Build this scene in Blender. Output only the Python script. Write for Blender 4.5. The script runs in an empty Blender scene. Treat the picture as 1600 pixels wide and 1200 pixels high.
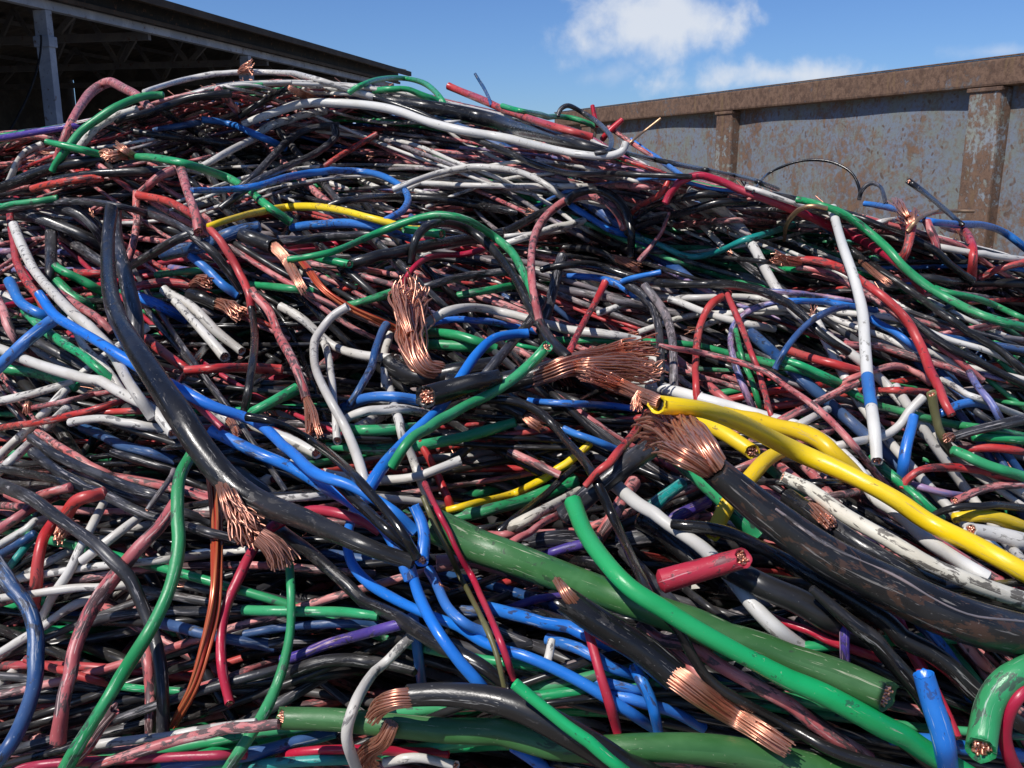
# scrap-cable pile in a yard: one object per cable, a rusty container, an open shed
NFILL = (150, 170, 250, 230)
SUN_DIR = (-.44, -.42, .80)
SUN_E = 4.2
SKY_STR = .10
SKY_AIR, SKY_DUST, SKY_OZ = 1.0, .3, 3.0
SKY_SAT = 1.0
SKY_TINT = (.42, .575, .85, 1)
EXPO = 0.36
#          centre px, radii px, tilt, threshold, strength, noise scale, radiance
CW = (5.9, 6.2, 6.7, 1)
CLOUDS = [
  (1015, 42, 160, 54, .16, .0, .58, .88, 9.0, CW),
  (1125, 36, 66, 42, .1, .03, .55, .80, 12.0, CW),
  (1220, 118, 150, 28, .0, -.15, .45, .85, 11.0, CW),
  (945, 118, 66, 20, .15, .0, .9, .40, 11.0, CW),
  (1570, 80, 80, 12, .0, -.05, .7, .40, 11.0, CW),
  (300, -200, 300, 80, .1, -.05, .6, .8, 6.0, CW),
  (1700, -160, 260, 70, .0, -.05, .6, .8, 6.0, CW),
]
# colour|width(s) px|layer|ends|points|label       ends: h runs under others, c cut with core, o open hollow, j torn, p plain
TRACES = '''
D|48|8|jc|672,822 700,834 740,852 800,872 900,908 1000,945 1100,980 1200,1016 1300,1053 1384,1088|thick olive-green cable torn open at its upper end, copper showing at its lower end
g|25,28,30,34,36|9|co|897,783 915,830 945,875 985,918 1040,953 1090,984 1200,1044 1300,1092 1400,1147 1490,1200 1560,1245|long smooth bright green cable sweeping down to the bottom right corner
D|36,42,48,54|8|co|440,1122 520,1124 600,1131 720,1143 800,1155 900,1168 1000,1165 1100,1170 1200,1186 1320,1212 1420,1240|thick olive-green cable lying flat along the bottom edge
K|36,42,46,54|8|ch|637,1090 700,1085 760,1090 820,1108 880,1140 940,1175 1010,1215 1060,1250|thick black cable with combed copper end lying across the bottom olive-green one
g|17,20,22|9|oh|805,1068 850,1105 900,1145 950,1185 1010,1230|thin bright green sleeve crossing over the bottom black cable
M|9,11|8|hh|664,756 680,790 700,830 722,875 737,900 762,955 785,1010 803,1062|thin crimson cable running down into the end of the thin green sleeve
E|9|8|ho|660,776 682,825 705,870 717,897 732,925 757,975 775,1020 788,1074|thin olive-brown cable beside the thin crimson one above the bottom
M|38|9|pc|1033,906 1100,888 1160,872|short thick crimson cable stub resting on the bright green cable
w|20,22,24|7|oh|945,745 1000,790 1060,830 1100,858 1140,900 1180,950 1215,985 1260,1022|clean white cable passing under the short crimson stub
k|13,15,17,20|8|hh|690,640 740,627 800,627 840,642 880,680 920,730 950,790 975,845 1000,900 1022,942 1060,984 1082,1026 1102,1056 1127,1078 1152,1093 1200,1119 1250,1146 1300,1173 1350,1190 1450,1212|glossy thin black cable curving over the middle and on under the bright green cable
N|24|8|hh|-25,850 -5,880 10,900 40,940 56,990 57,1050 42,1110 15,1165 -30,1215|dull dark blue cable bowing along the lower left edge
G|18,21,22,23|9|oh|300,708 281,745 277,800 279,850 268,910 240,975 200,1040 160,1105 120,1170 92,1225|bright green cable bending down the lower left from under the big black cable
G|13,15,17,18|8|hh|452,870 455,940 453,990 440,1050 415,1110 380,1165 345,1215|slim green cable curving down beside the big olive-green cable's left end
b|16,17,18|9|hh|60,458 85,492 112,510 150,532 200,563 270,603 330,634 400,660 450,700 490,738 550,760 612,797 650,830|long blue cable running from upper left to the knot at the middle
B|17,18|8|hh|330,672 400,707 450,728 500,757 545,783 590,815 620,860 640,905|blue cable lying just below the long blue one near the middle knot
b|15,17,17,18|7|hh|580,775 558,790 548,815 543,850 550,880 575,910 620,938 660,957 710,977 765,1008 825,1027 900,1062 975,1107 1030,1142|blue cable hooking round below the middle knot then running to the lower right
b|17,19|7|hh|638,868 655,930 680,980 715,1030 745,1065 775,1105|bright blue cable dropping steeply from the middle knot to the bottom black cable
B|16|7|hh|670,890 682,912 700,950 730,977 760,990|short blue length tucked right of the steep blue cable
B|17|6|hh|645,960 650,995 655,1040 659,1075|upright blue length showing below the lower scuffed black cable
b|14,17,18,19|8|hh|825,522 800,523 770,530 745,553 720,590 687,637 637,686 600,726 575,764|bright blue cable rising in an S toward the green arch
B|20|9|jc|646,792 657,815 662,840 658,876|stubby blue cable end with copper showing above the middle knot
K|18,24,34,44,42,36,26,24|9|hh|172,325 168,370 168,410 173,462 185,500 208,540 246,598 285,655 318,705 360,755 400,783 475,812 550,845 600,865 644,880|big scuffed black cable snaking from upper left down to the middle knot
C|22,24|8|hh|182,330 182,370 195,430 207,480 212,530 222,570|grey-black worn cable hugging the upper stretch of the big snaking black one
K|20,24|6|hh|425,815 442,832 487,865 530,902 575,940 625,967 675,1000 750,1040 800,1078|scuffed black cable running parallel below the big snaking black one
k|13,15|9|hh|385,652 420,658 462,675 512,707 550,740 587,780 625,827 652,872|thin glossy black cable arching down to the middle knot
k|16,17|8|oh|527,755 562,790 600,822 645,862|short glossy black length below the thin arching black one
M|16,17,16,15|7|oc|592,832 562,813 530,803 490,798 455,808 420,828 395,860 372,905 353,950 345,1000 348,1050 360,1098|crimson cable hooking from the middle and hanging down with a cut lower end
O|20,21,21,17|7|hh|330,745 334,780 337,812 337,897 334,950 322,1012 303,1075 270,1137|shiny orange-red bundle of varnished wires hanging below the big black cable
H|48,60,68,74,76,76|9|ch|1116,727 1155,762 1200,800 1290,866 1400,922 1500,965 1610,996 1720,1020|very thick black cable with a frayed copper end sweeping to the right edge
Y|26,28,30,32|9|ch|1028,630 1100,640 1150,658 1200,683 1250,708 1325,741 1400,781 1450,815 1525,853 1605,897 1680,940|long yellow cable sweeping to the right edge from a frayed copper end
Y|22,26,26|8|hh|1130,645 1200,665 1250,675 1290,694 1325,728 1350,755|grimy yellow cable nested against the upper side of the long yellow one
Y|23,25|8|hc|1060,645 1125,675 1175,706|yellow cable stub with a cut end just below the long yellow one
Y|24,25|8|hc|1230,702 1200,717 1170,748 1140,782 1113,832|yellow cable end poking down from under the very thick black cable
w|18,20,20,22,26|7|hh|955,583 1000,597 1075,617 1150,638 1200,652 1250,667 1300,697 1337,732 1370,780 1400,800 1450,845 1487,870 1540,905|long white cable passing under the yellow cables
w|14,16,18,19|9|oc|1301,324 1315,380 1335,440 1347,490 1351,540 1355,590 1361,632 1368,682 1371,720|tall white cable with a blue taped band hanging down the right side of the pile
u|22,26,28|9|ch|1222,747 1262,764 1300,790 1337,815 1387,843 1450,880 1525,913 1605,940 1660,955|dirty cream white cable lying on the very thick black cable
K|28|8|hh|1230,775 1295,817 1350,852 1412,890 1470,915|black cable with a bare copper gap beside the dirty cream cable
K|18,24,30,30|8|hh|1050,818 1130,830 1200,862 1262,897 1325,932 1387,970 1430,1003 1478,1035 1535,1090 1600,1140|long black cable with pale scuffs under the very thick black one
K|14,26,28,28|9|ph|1268,920 1312,957 1362,1000 1400,1040 1437,1085 1470,1130|black cable with a pointed upper end in the lower right
K|36,42|7|hh|1120,878 1200,920 1250,942 1300,972 1350,1000|thick scratched black cable behind the clean white cable's lower end
M|12,14|6|hh|1180,950 1215,968 1262,985 1312,1007 1380,1030|thin crimson cable passing behind the purple stub in the lower right
V|16,17|7|hh|1324,965 1320,985 1320,1040 1322,1055|short upright purple stub between the black cables, lower right
M|18,20|7|hc|1385,925 1392,945 1415,1000 1440,1045 1470,1100 1495,1152|crimson cable end slipping behind the bright blue sleeve
b|28,32,34|9|oh|1442,1055 1456,1100 1472,1150 1480,1210|wide bright blue sleeve end standing in the bottom right
B|20,22|6|hh|1412,935 1425,955 1450,985 1480,1025 1520,1090|blue cable crossing behind the long scuffed black cable, lower right
P|19,20|6|hh|1490,965 1500,992 1525,1025 1560,1060|faded red cable below the very thick black one at the right edge
G|34,40,42|9|hc|1650,1020 1605,1043 1572,1062 1547,1095 1534,1145 1530,1170|scuffed thick green cable end curling down at the lower right edge
M|20,22|9|hh|1640,1060 1602,1078 1578,1110 1572,1150 1582,1190 1605,1230|scuffed crimson cable curling inside the thick green one at the right edge
P|20,22|7|hh|1000,975 1030,998 1080,1010 1125,1040 1200,1083 1250,1115 1300,1150 1360,1185|faded red cable running below the bright green cable
P|16|6|hh|1010,985 1050,1015 1090,1050 1140,1085|faded red length passing behind the thin black cable, lower middle
K|44,50,50|8|jc|893,940 950,980 1000,1012 1055,1058|thick scratched black cable with a long bare copper tail
W|15,18,16|8|oh|640,995 600,1037 570,1070 553,1105 543,1150 552,1185 565,1215|white cable looping down behind the bottom olive-green cable
W|14|7|hc|600,1192 650,1184 712,1197|white cable end low at the bottom edge beside coiled copper
P|19,23,23|8|hh|275,785 250,822 222,850 195,882 165,920 142,955 122,1000 108,1050 99,1100 92,1160|faded red cable bowing down left of the bright green one
R|20,22|8|hc|165,770 150,774 120,782 103,805 96,830|short red hooked cable end at the left, copper showing
R|17,19|7|hh|90,800 82,815 67,840 57,887 56,905 52,950|red cable dropping at the left edge behind a white cable
W|14|6|hh|165,780 142,825 125,857 107,895 82,932 65,965|greyish white cable slanting behind the worn black one at lower left
W|15|7|hp|225,803 175,840 127,876|short white cable crossing behind the worn black one at lower left
W|12,13|7|hh|-30,942 0,935 50,928 125,918 160,917 215,911|white cable running level from the left edge behind the faded red bow
W|14|7|hh|-30,1040 0,1020 62,982 112,947 155,930|blue-stained white cable slanting behind the dull dark blue bow
C|20|8|hh|-20,745 0,757 50,780 87,807 120,830 150,852 178,880 200,903 217,937 237,987 250,1037 255,1095 255,1145|worn grey-black cable descending from the left edge then turning straight down
P|17|6|hh|228,1000 230,1025 235,1075 234,1150|upright faded red cable behind the turning grey-black one
C|15|6|hh|10,1180 25,1172 100,1150 175,1127 250,1100 312,1080 400,1055 460,1040|black cable slanting up across the lower left behind the green ones
P|15|5|hh|290,1085 315,1075 400,1045 450,1028|pink cable lying along the upper side of the slanting black one
V|17,18|7|hh|440,1033 467,1025 512,1007 562,992 625,975|violet scuffed cable slanting under the scuffed black cable, lower middle
N|14|6|hh|380,990 400,987 475,977 545,975 590,980|grey-blue scuffed cable lying level above the violet one
C|16|5|hh|370,1006 400,1007 450,1005 520,1000|grey scuffed cable lying level just left of the violet one
K|20|6|hh|440,1062 467,1047 500,1036 537,1032 612,1037 650,1045|black humped cable just below the violet one
G|16|6|hh|380,953 400,954 470,955 537,956 590,962|green cable lying level across the slim green curve
C|15|5|hh|145,972 160,967 200,959 250,956 325,956 410,951|grey cable lying level behind the bright green bend, lower left
N|18|5|hh|235,968 245,972 287,982 325,992 400,1004 430,1008|navy cable lying level behind the orange-red bundle
G|12|5|hh|165,1068 180,1072 230,1077 285,1080|thin green length lying level behind the worn grey-black upright
R|12|5|hh|40,1030 70,1040 125,1057 175,1070|thin red length behind the faded red bow, lower left
W|14|8|hh|120,1172 150,1164 200,1157 250,1150 325,1139 400,1130|white cable rising gently along the bottom left edge
P|17|8|hh|140,1205 155,1195 200,1180 275,1157 350,1142 435,1130|pink cable rising just below the bottom left white one
M|15|7|hh|20,1205 60,1196 125,1190 225,1185 325,1180 385,1177|bright crimson cable lying along the bottom left edge
M|15|6|hh|430,1190 445,1182 475,1175 545,1171 700,1178|bright crimson length behind the bottom white loop
N|20|6|hh|240,1205 262,1197 325,1187 400,1175 450,1162 525,1146|dark blue cable rising along the bottom to the olive-green end
T|17|6|hh|360,1205 400,1197 475,1190 560,1186|teal cable at the very bottom left of the white loop
P|21|8|jh|177,1110 155,1137 132,1170 100,1200|orange-red cable with a split open upper end, lower left
W|15,17,18|8|hc|-30,538 0,546 40,562 100,582 155,598 200,620 240,642 270,678|white cable from the left edge ending beside the big snaking black one
W|14,16,18|8|hh|22,350 27,365 37,390 55,425 87,462 112,487 140,512 175,550 200,595 240,652|white cable running down alongside the long blue one at upper left
W|13|6|hh|112,495 130,540 165,575 190,610|short white length beneath the descending white cable, left
R|12,13|7|hh|14,325 16,340 20,375 27,410 42,440 60,465 72,492|red cable with dark scuffs curving down near the left edge
B|18|8|hh|88,495 50,525 7,565 -30,598|blue cable branching down to the left edge
B|15,16|7|hh|15,440 20,450 32,472 62,490 90,500|scuffed blue cable joining the long blue one at the left
G|15,16|6|hh|40,485 72,517 112,545 150,572 180,598|green cable running between the white ones at left
G|16|5|hh|-20,570 10,577 50,582 90,592 120,605|green cable lying level under the left white cable
P|14|6|hh|-15,450 0,475 15,515 30,537 55,562|pale red cable curving at the left edge by the blue branch
C|19,20|7|hh|30,328 40,332 87,350 125,367 165,388|grey-black cable slanting into the big snaking one, upper left
C|16|7|hh|90,324 105,328 130,337 150,357 165,380|worn grey cable bending into the top of the big snaking one
C|16|6|hh|85,362 95,367 125,387 168,415|grey-black cable below the slanting grey-black one, upper left
C|17|6|hh|82,345 81,360 80,405 76,455|upright black cable behind the descending white one
R|12|6|hh|105,428 115,427 170,427|short red length left of the big snaking black cable
G|14|6|hh|85,415 92,420 125,437 165,460|green length just under the short red one at left
G|18|5|hh|80,432 90,441 112,462 145,482|wider dark green length under the green one at left
P|14|6|hh|88,455 97,461 125,480 150,495 175,518|peeling pink cable behind the big snaking black one
B|17,18|6|hh|205,458 215,463 250,477 295,498|blue length emerging right of the big snaking black cable
R|14|7|hc|205,449 215,447 250,442 300,445|red cable with a frayed copper end, right of the snaking black one
W|15,16|8|hc|255,452 262,458 300,480 337,517 378,548|white cut cable end lying beside a second white end
W|14,15|8|hc|272,470 280,478 307,507 352,557|blue-stained white cut end below the first white end
R|15|6|hh|230,528 240,537 262,555 295,578|short red length below the two white cut ends
R|15|6|hh|290,578 305,577 350,575 400,576 440,578|red cable lying level below the two white cut ends
R|12,13|8|hh|215,304 222,306 262,315 300,335 330,360 357,395 375,425 390,462 395,490|red cable arching down past the yellow cable's left end
K|12,13|8|hh|393,480 396,500 398,537 390,597 382,645|black cable hanging straight on from the arching red one
C|10,12|8|hh|-20,334 0,330 50,322 100,315 150,317 225,332 275,350 305,367|grey-black cable arching over the top of the big snaking one
G|10|8|hh|-20,324 0,321 50,315 90,309|bright green straight length at the left edge
P|15,16|8|hc|284,262 287,275 297,310 306,335 311,362|pink cable stub pointing down with a cut end, upper left
P|12|6|hh|213,300 213,317 213,350 208,382 198,412|pink upright cable right of the big snaking black one
C|14,15|7|hh|198,420 205,416 237,397 275,375 305,362|dark red-stained black cable slanting up, right of the snaking black one
N|22,21|6|hh|258,398 275,394 325,382 362,365 405,354|wide navy cable slanting up under the arching red one
Y|10,12,13,13|8|hj|325,354 345,347 362,342 400,332 450,324 500,324 537,330 575,340 612,350 637,358 665,360|yellow cable arching across the upper middle
G|14|8|jc|632,358 660,362 690,367|short green sleeve on the right end of the arched yellow cable
C|15|6|hh|300,370 310,377 332,395 357,425 380,458|dark green-black cable inside the curve of the arching red one
G|10|6|hp|245,429 262,427 325,422|thin dark green length above the frayed red end
B|14|6|hh|298,398 305,404 325,422 350,447 372,462|blue length behind the frayed red end, upper left
K|24|7|hc|300,460 320,466 345,478|black cable end with a copper brush below the blue length
K|24,26|8|hc|375,366 400,374 430,384|thick black cable end spilling a copper bundle, upper middle
O|11,13,14|7|hh|470,408 480,420 500,447 520,464 550,483 600,505 618,514|red bare wire bundle reaching to the upright copper brush
B|14,15|7|hh|455,356 480,352 500,351 537,349 575,352 607,360 645,371|blue cable lying just under the arched yellow one
G|10,12,13,13|9|hh|450,405 490,400 525,392 575,370 625,350 662,339 700,337 737,347 775,372 800,394 816,422 830,452 838,476|green cable rising in a tall arch over the middle of the pile
K|12,14,15,16|8|hh|640,412 643,400 650,372 668,353 700,348 737,362 765,385 800,427 835,490 860,530 888,558|black cable arching inside the tall green arch
G|16,17|8|ch|854,541 836,562 805,590 765,615 720,637 680,660 640,688 612,730|green cable slanting from the foot of the tall arch to the blue S
G|16,18,18|6|hh|510,694 530,697 575,702 625,700 675,692 725,682 805,660|green cable bowing under the blue S, right of the long white S
G|16|5|hh|535,670 555,673 600,672 650,668|shaded green length above the bowing green one
G|17|6|hh|380,652 400,642 440,620 465,607|green cable slanting up left of the frayed pink cable
B|16,17|7|hh|530,642 545,632 575,622 612,620 655,626|blue cable bending behind the black cut end with a copper face
K|28,32|8|hc|780,592 740,600 700,612 667,622|thick black cable end facing out with a ring of copper wires
W|15|7|hh|535,660 550,650 575,642 612,640 665,646 690,655|white cable bending just below the blue bend, middle
W|13,14,16,16|8|oh|544,480 520,495 500,520 491,548 493,575 503,600 520,632 540,668 556,708 572,755|white cable bent in a long S down the middle left
W|13,14|7|hc|438,478 450,484 475,500 500,522 525,542 562,555 621,560|white cable curving right to a cut end by the upright copper brush
W|12,13|7|hc|505,535 509,545 516,575 521,620 527,688|white upright cable with a cut lower end behind the long white S
P|13,15,15|8|hc|393,452 402,464 420,485 437,525 457,562 472,600 479,624|pink speckled cable descending to a frayed copper end
W|17|8|hc|385,660 400,667 450,687 494,709|white cut cable under the thin arching black one
W|17,18|8|hc|285,605 297,613 325,632 360,657|white cut cable end lying on the big snaking black one
M|12|8|ho|300,625 314,638 347,668|small crimson cut end beside the white one on the snaking black cable
W|14,15|7|ho|505,738 530,743 600,750 650,745 687,732 719,719|white cable end pointing right below the blue S
W|14,15|6|hh|604,590 608,602 618,637 631,680 645,717 658,752 674,788|white and teal scuffed upright cable behind the blue S
R|12,13|6|hh|655,690 667,710 682,740 700,780 712,812|red cable slanting down left of the yellow-green one, middle
Y|11,13,14|6|hp|680,800 700,797 750,785 800,773 837,755 875,732 900,712 922,692|scuffed yellow cable curving up behind the glossy thin black curve
G|20,22|6|hh|700,812 720,807 750,800 800,789 860,767 900,750|green cable lying just below the scuffed yellow one
K|12|7|hh|780,830 800,813 850,775 887,740 925,712|thin dull black cable crossing over the wide green length, middle
u|17,18|7|hh|795,828 808,820 850,797 905,768|cream scuffed cable slanting up left of the bright green cable's upper end
P|12,13|7|hh|780,858 800,846 850,815 900,793|pink speckled cable below the cream scuffed one
R|13|8|hh|915,760 935,737 962,710 987,682 1012,645|red scuffed cable slanting up beside the thick black stub, middle right
C|32,36|7|hh|880,805 907,782 950,746 1000,711 1022,697|thick grey-black stub below the big frayed copper head
V|15,16|7|hh|835,870 850,866 887,855 935,846|violet cable behind the bright green cable's upper end
V|20|6|hh|1030,822 1050,811 1105,783|dark violet length behind the clean white cable
T|21,22|6|hp|1010,805 1022,790 1045,770 1066,754|teal cable end behind the clean white cable
G|26,28|6|hh|1035,695 1050,710 1100,752 1137,787 1180,838|green cable in the shade under the big frayed copper end
P|20|6|hp|935,845 947,825 970,787 991,755|salmon cable end between the glossy black curve and the white cable
C|28,30|6|jh|822,848 850,843 880,843 930,850|torn black tube behind the violet cable, middle
C|28,30|6|hj|970,845 990,841 1040,838|torn black tube end right of the glossy thin black curve
B|10,11|6|hh|825,625 840,627 900,631 960,635 1000,640|thin teal-blue cable lying level left of the frayed yellow end
B|11,12|6|hh|880,670 895,677 925,687 970,705|short blue length behind the glossy thin black curve
P|13,14|7|hp|795,705 806,711 837,725 874,743|pink speckled cable end pointing at the scuffed yellow one
K|20|6|hc|770,628 800,640 822,652|black cable end with a shaded copper brush, centre
P|12,13,13|9|hh|842,500 832,450 830,405 837,367 855,337 887,312 917,306 945,315 967,337 976,358|pink-streaked cable looping in a tall hoop, upper middle
C|11,12|7|hh|830,420 826,450 832,480 842,505 853,542|dark speckled cable dropping below the left leg of the pink hoop
K|13,14|9|hh|885,316 897,304 930,296 955,305 975,325 985,355 986,402|black cable following the outer right side of the pink hoop
C|16,17|7|hh|880,400 875,412 865,450 855,490 845,520|worn grey upright cable inside the left foot of the pink hoop
B|10,11|5|hh|885,316 897,325 917,337 940,352 985,367|pale blue cable slanting inside the pink hoop
W|11,12|5|hh|790,380 800,377 837,365 875,352 915,345|greyish white cable passing behind the pink hoop
T|9,10,10|8|hh|985,366 1000,372 1037,385 1062,397 1087,401 1125,392 1162,375 1200,364 1240,352|teal cable sagging in a shallow bow, right of the pink hoop
P|9,7,5|8|hp|998,408 1003,402 1020,382 1035,360 1045,332|thin pink tapered wire standing up right of the pink hoop
K|11,12|7|hh|875,386 887,386 925,390 955,402 985,424|black cable bending just below the pink hoop
K|12,14,14|7|hh|845,421 862,417 925,415 975,430 1025,442 1087,445 1137,445 1200,460 1250,490 1287,525 1335,556|long black cable with one white scuff crossing below the pink hoop
B|9,10|8|hp|970,440 985,435 1032,425|small bright blue strip on the long black cable with the white scuff
B|11,12|6|hh|885,431 900,431 937,435 970,447 995,464|blue cable below the small bright blue strip
C|12,13|7|hh|975,440 985,448 1007,465 1025,495 1032,537 1033,605|speckled dark cable bending straight down, right of centre
A|13,14|7|hh|1005,446 1020,462 1040,490 1050,525 1053,605|grey-pink cable bending down beside the speckled dark one
R|11|8|hh|946,440 942,448 925,482 907,515 890,550|straight red stick-like cable above the spread copper head
A|12|5|hh|875,450 890,453 950,465 1012,480 1062,490|grey cable lying behind the straight red one
W|11,12|5|hh|1045,466 1062,472 1105,490 1150,502 1210,514|white and grey cable behind the pink bend, right of centre
W|14,15|7|hh|660,512 677,499 700,487 737,481 800,492 875,512 950,522 1000,532|white cable arching right of the upright copper brush
B|10,11|6|hh|650,520 664,510 700,500 750,500 800,510 840,518|blue cable just below the white arch, centre
G|16,17|6|hh|640,537 660,537 700,540 765,543|green length right of the upright copper brush
G|15,16|6|hh|660,518 675,520 712,523 775,546|green length slanting above the level green one, centre
G|11,12,13,13|6|hh|850,532 865,532 950,532 1062,537 1100,542 1137,552 1200,567 1262,582 1325,610 1362,630 1425,647 1475,660 1537,670 1610,684|long green cable running level through the right half
R|11,12,12|7|hh|1088,625 1087,597 1088,550 1095,507 1112,475 1140,458|red cable bending over like a cane, right of centre
R|10,10|7|hh|1136,460 1142,474 1157,507 1175,555 1190,597 1205,650|thin red cable slanting down right of the cane-shaped one
L|10,11|6|hh|1215,472 1200,475 1170,485 1147,507 1142,537 1150,575 1162,605 1182,650|lilac-blue cable bending down beside the thin red one
G|9|6|hh|1150,515 1153,528 1160,562 1175,597 1192,650|dark green cable between the lilac-blue and the thin red ones
P|9,10,12|8|hh|1030,540 1045,543 1100,552 1150,565 1200,585 1225,602 1262,627 1300,660 1337,700 1362,732 1390,765|long thin pink cable slanting from the spread copper head to the right
M|11,13,14,14|8|hh|1040,318 1048,302 1062,285 1090,274 1120,281 1160,298 1200,312 1250,332 1300,355 1350,377 1387,400 1420,425 1445,455|crimson cable arching then running straight down the right shoulder
W|8|8|hh|1165,292 1200,303 1258,324|white strip along the upper side of the crimson shoulder cable
G|11,13,14,15|9|hh|1245,311 1265,315 1287,322 1312,331 1350,356 1387,388 1412,416 1450,448 1487,470 1537,494 1610,514|green cable curving down the right shoulder past the tall white one
K|10,12|8|hh|1325,335 1345,341 1387,357 1425,372 1462,392 1487,415 1520,440|black cable with red streak running right of the green shoulder cable
X|6,7,7|9|ph|1225,376 1228,355 1236,340 1250,327 1270,322 1292,326|bare tan wire hooked over the crimson shoulder cable
R|13,14,15|8|hc|1245,407 1265,407 1287,410 1320,422 1350,442 1387,470 1417,502 1437,537 1452,570 1465,600 1476,630 1486,648|red cable arching behind the tall white one to a cut lower end
P|10,11|7|hh|1245,418 1270,421 1300,430 1337,450 1375,472 1437,522 1487,555 1535,595|pink cable following below the big red arch, right side
N|10,11|8|hh|1212,577 1218,563 1230,542 1257,510 1287,490 1325,480 1370,485|dark blue cable arching left of the tall white one
L|9|6|hh|1185,456 1200,455 1262,460 1335,472|lilac streaked cable lying above the dark blue arch
B|10,11|6|hh|1215,470 1235,470 1287,472 1340,481|blue length just above the dark blue arch
B|11,12|6|hh|1360,497 1370,504 1400,520 1440,552|blue length showing right of the tall white cable
K|11,12|7|hh|1330,392 1342,402 1387,430 1425,457 1475,492 1525,525 1562,547 1610,590|black cable with exposed copper slanting to the right edge
K|12,13|7|hh|1375,460 1390,472 1437,510 1487,545 1537,570 1605,604|glossy black cable slanting between the red arch and the right edge
K|14,15|7|hh|1435,434 1450,435 1500,440 1610,443|straight black cable lying level at the right edge
R|11|7|hh|1620,403 1600,410 1562,420 1528,436|red cable slanting onto the level black one at the right edge
P|12,13|7|hh|1448,345 1453,357 1462,378 1466,402|short pink upright piece below the small frayed copper head
R|13,14|7|hh|1475,352 1490,357 1507,362 1520,387 1518,438|red cable bending straight down onto the level black one
R|13,14|8|hc|1408,405 1414,397 1422,372 1425,352|short red upright cable topped by a small frayed copper head
X|7,7,5|8|hp|1418,362 1432,345 1455,333 1487,330 1522,330|gold-coloured frayed wire tip poking right at the skyline
K|8,9|8|hc|1505,352 1495,345 1475,327 1445,301 1420,283|black cable end poking up in front of the rusty container
k|4,4,5|8|hh|1175,302 1187,285 1200,272 1237,255 1275,250 1307,256 1332,272 1343,297 1342,312|thin black wire looping high before the rusty container
C|6|8|hh|1343,312 1347,297 1360,287 1375,292 1384,318|small grey loop beside the thin high black wire loop
B|10,11,11|7|hh|1350,318 1365,320 1412,330 1437,342 1487,350 1537,352 1567,362 1610,393|blue cable curving down the far right skyline
W|8|6|hh|1362,352 1375,347 1420,340|short white length left of the small frayed copper head
W|10|6|hh|1430,375 1448,381 1500,392 1610,408|blue-stained white cable passing behind the red bends at far right
G|10|6|hh|1460,450 1478,456 1537,470 1610,503|thin green cable just above the green shoulder cable at right edge
R|13,14|6|hh|1232,548 1245,553 1287,565 1350,583|red length left of the tall white cable, below the dark blue arch
P|12|6|hh|1320,538 1335,540 1375,542 1425,557 1475,572 1522,592|pink cable crossing behind the foot of the big red arch
G|12,13|7|hh|1225,562 1236,566 1250,570 1287,587 1320,603|short green stick under the dark blue arch
P|11|7|hh|1312,604 1325,594 1362,580 1400,572 1430,582 1455,600|pink cable humped below the tall white one
P|13|7|hh|1215,660 1228,652 1275,630 1340,597|pink stick slanting up left of the tall white cable's foot
R|12|6|hh|1348,609 1362,610 1412,610 1458,615|red length behind the tall white cable's foot
W|14|7|hp|1288,700 1303,697 1340,690 1382,680 1405,665 1422,642 1443,621|white cable bending up behind the tall white one's foot
B|16,17|7|hh|1428,650 1425,665 1415,700 1407,755|blue upright length right of the tall white cable's foot
E|13,14|8|ch|1455,616 1462,650 1470,677 1490,710|dark olive stub with a cut top, far right
G|16,17|8|hh|1488,702 1502,708 1537,725 1600,744|green cable right of the dark olive stub
G|15,16|7|hh|1362,715 1375,729 1400,750 1430,775 1472,812|green cable slanting from the tall white one's foot to the yellow one
C|16,17|8|ch|1487,683 1525,672 1620,650|scuffed grey-black cable with a ragged left end at the right edge
R|13,14|7|hh|1408,762 1418,749 1437,735 1475,730 1525,735 1605,756|red cable bowed above the right stretch of the long yellow one
P|13,14|7|ch|1492,783 1537,765 1610,755|pink and white scuffed cable end at the right edge
K|12,13|8|hh|1455,808 1468,801 1500,792 1550,789 1620,797|thin black cable bowed right of the long yellow one
Y|20,22|7|hh|1490,808 1507,807 1550,808 1620,834|yellow cable at the right edge behind a white cut end
w|24,27|8|ch|1517,828 1562,836 1625,856|white cable with a cut end at the right edge
B|13,14|6|hh|1458,652 1474,644 1500,632 1525,630 1562,642|blue cable bowed behind the big red arch's cut end
W|11,12|6|hh|1470,594 1485,601 1525,620 1575,642 1620,662|white cable slanting to the right edge above the bowed blue one
L|11,12|7|hh|1515,582 1527,603 1550,632 1568,668|lilac streaked cable dropping near the right edge
L|12|6|hh|1412,752 1428,758 1462,767 1510,778|lilac and pink cable below the bowed red one at right
W|13|7|hp|1232,672 1247,664 1293,639|short white stub above the long white cable, right of centre
G|14|6|hh|1520,682 1535,683 1620,689|green length lying level at the right edge by the ragged grey-black end
R|12,13|6|hh|1485,704 1502,702 1550,700 1620,709|red length lying level at the right edge under the ragged grey-black end
P|12,14,14|8|hh|88,250 93,237 107,200 125,167 145,142 170,131 195,139 215,150 236,172|pink cable hooped high at the upper left in front of the shed
G|12,13,12|8|hh|82,268 87,258 105,232 125,207 155,185 187,165 225,151 255,148|green cable rising beside the pink hoop, upper left
W|12,13|7|hh|122,235 132,221 150,200 175,185 215,171|white cable rising under the green one, upper left
K|11,12|7|hh|180,190 192,185 225,177 262,165 300,152 360,146|black cable rising toward the crest from the pink hoop
G|11,12|8|hh|72,221 85,224 112,230 158,241|green cable ending at a small copper knot, upper left
G|12,13,13|8|hh|190,244 205,245 237,246 287,255 325,267 375,287 405,312 425,327 455,347|long green cable sloping right from a small copper knot, upper left
W|11|7|hh|12,290 16,280 25,257 40,237 66,225|white cable bent at the far left below the shed post
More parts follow.
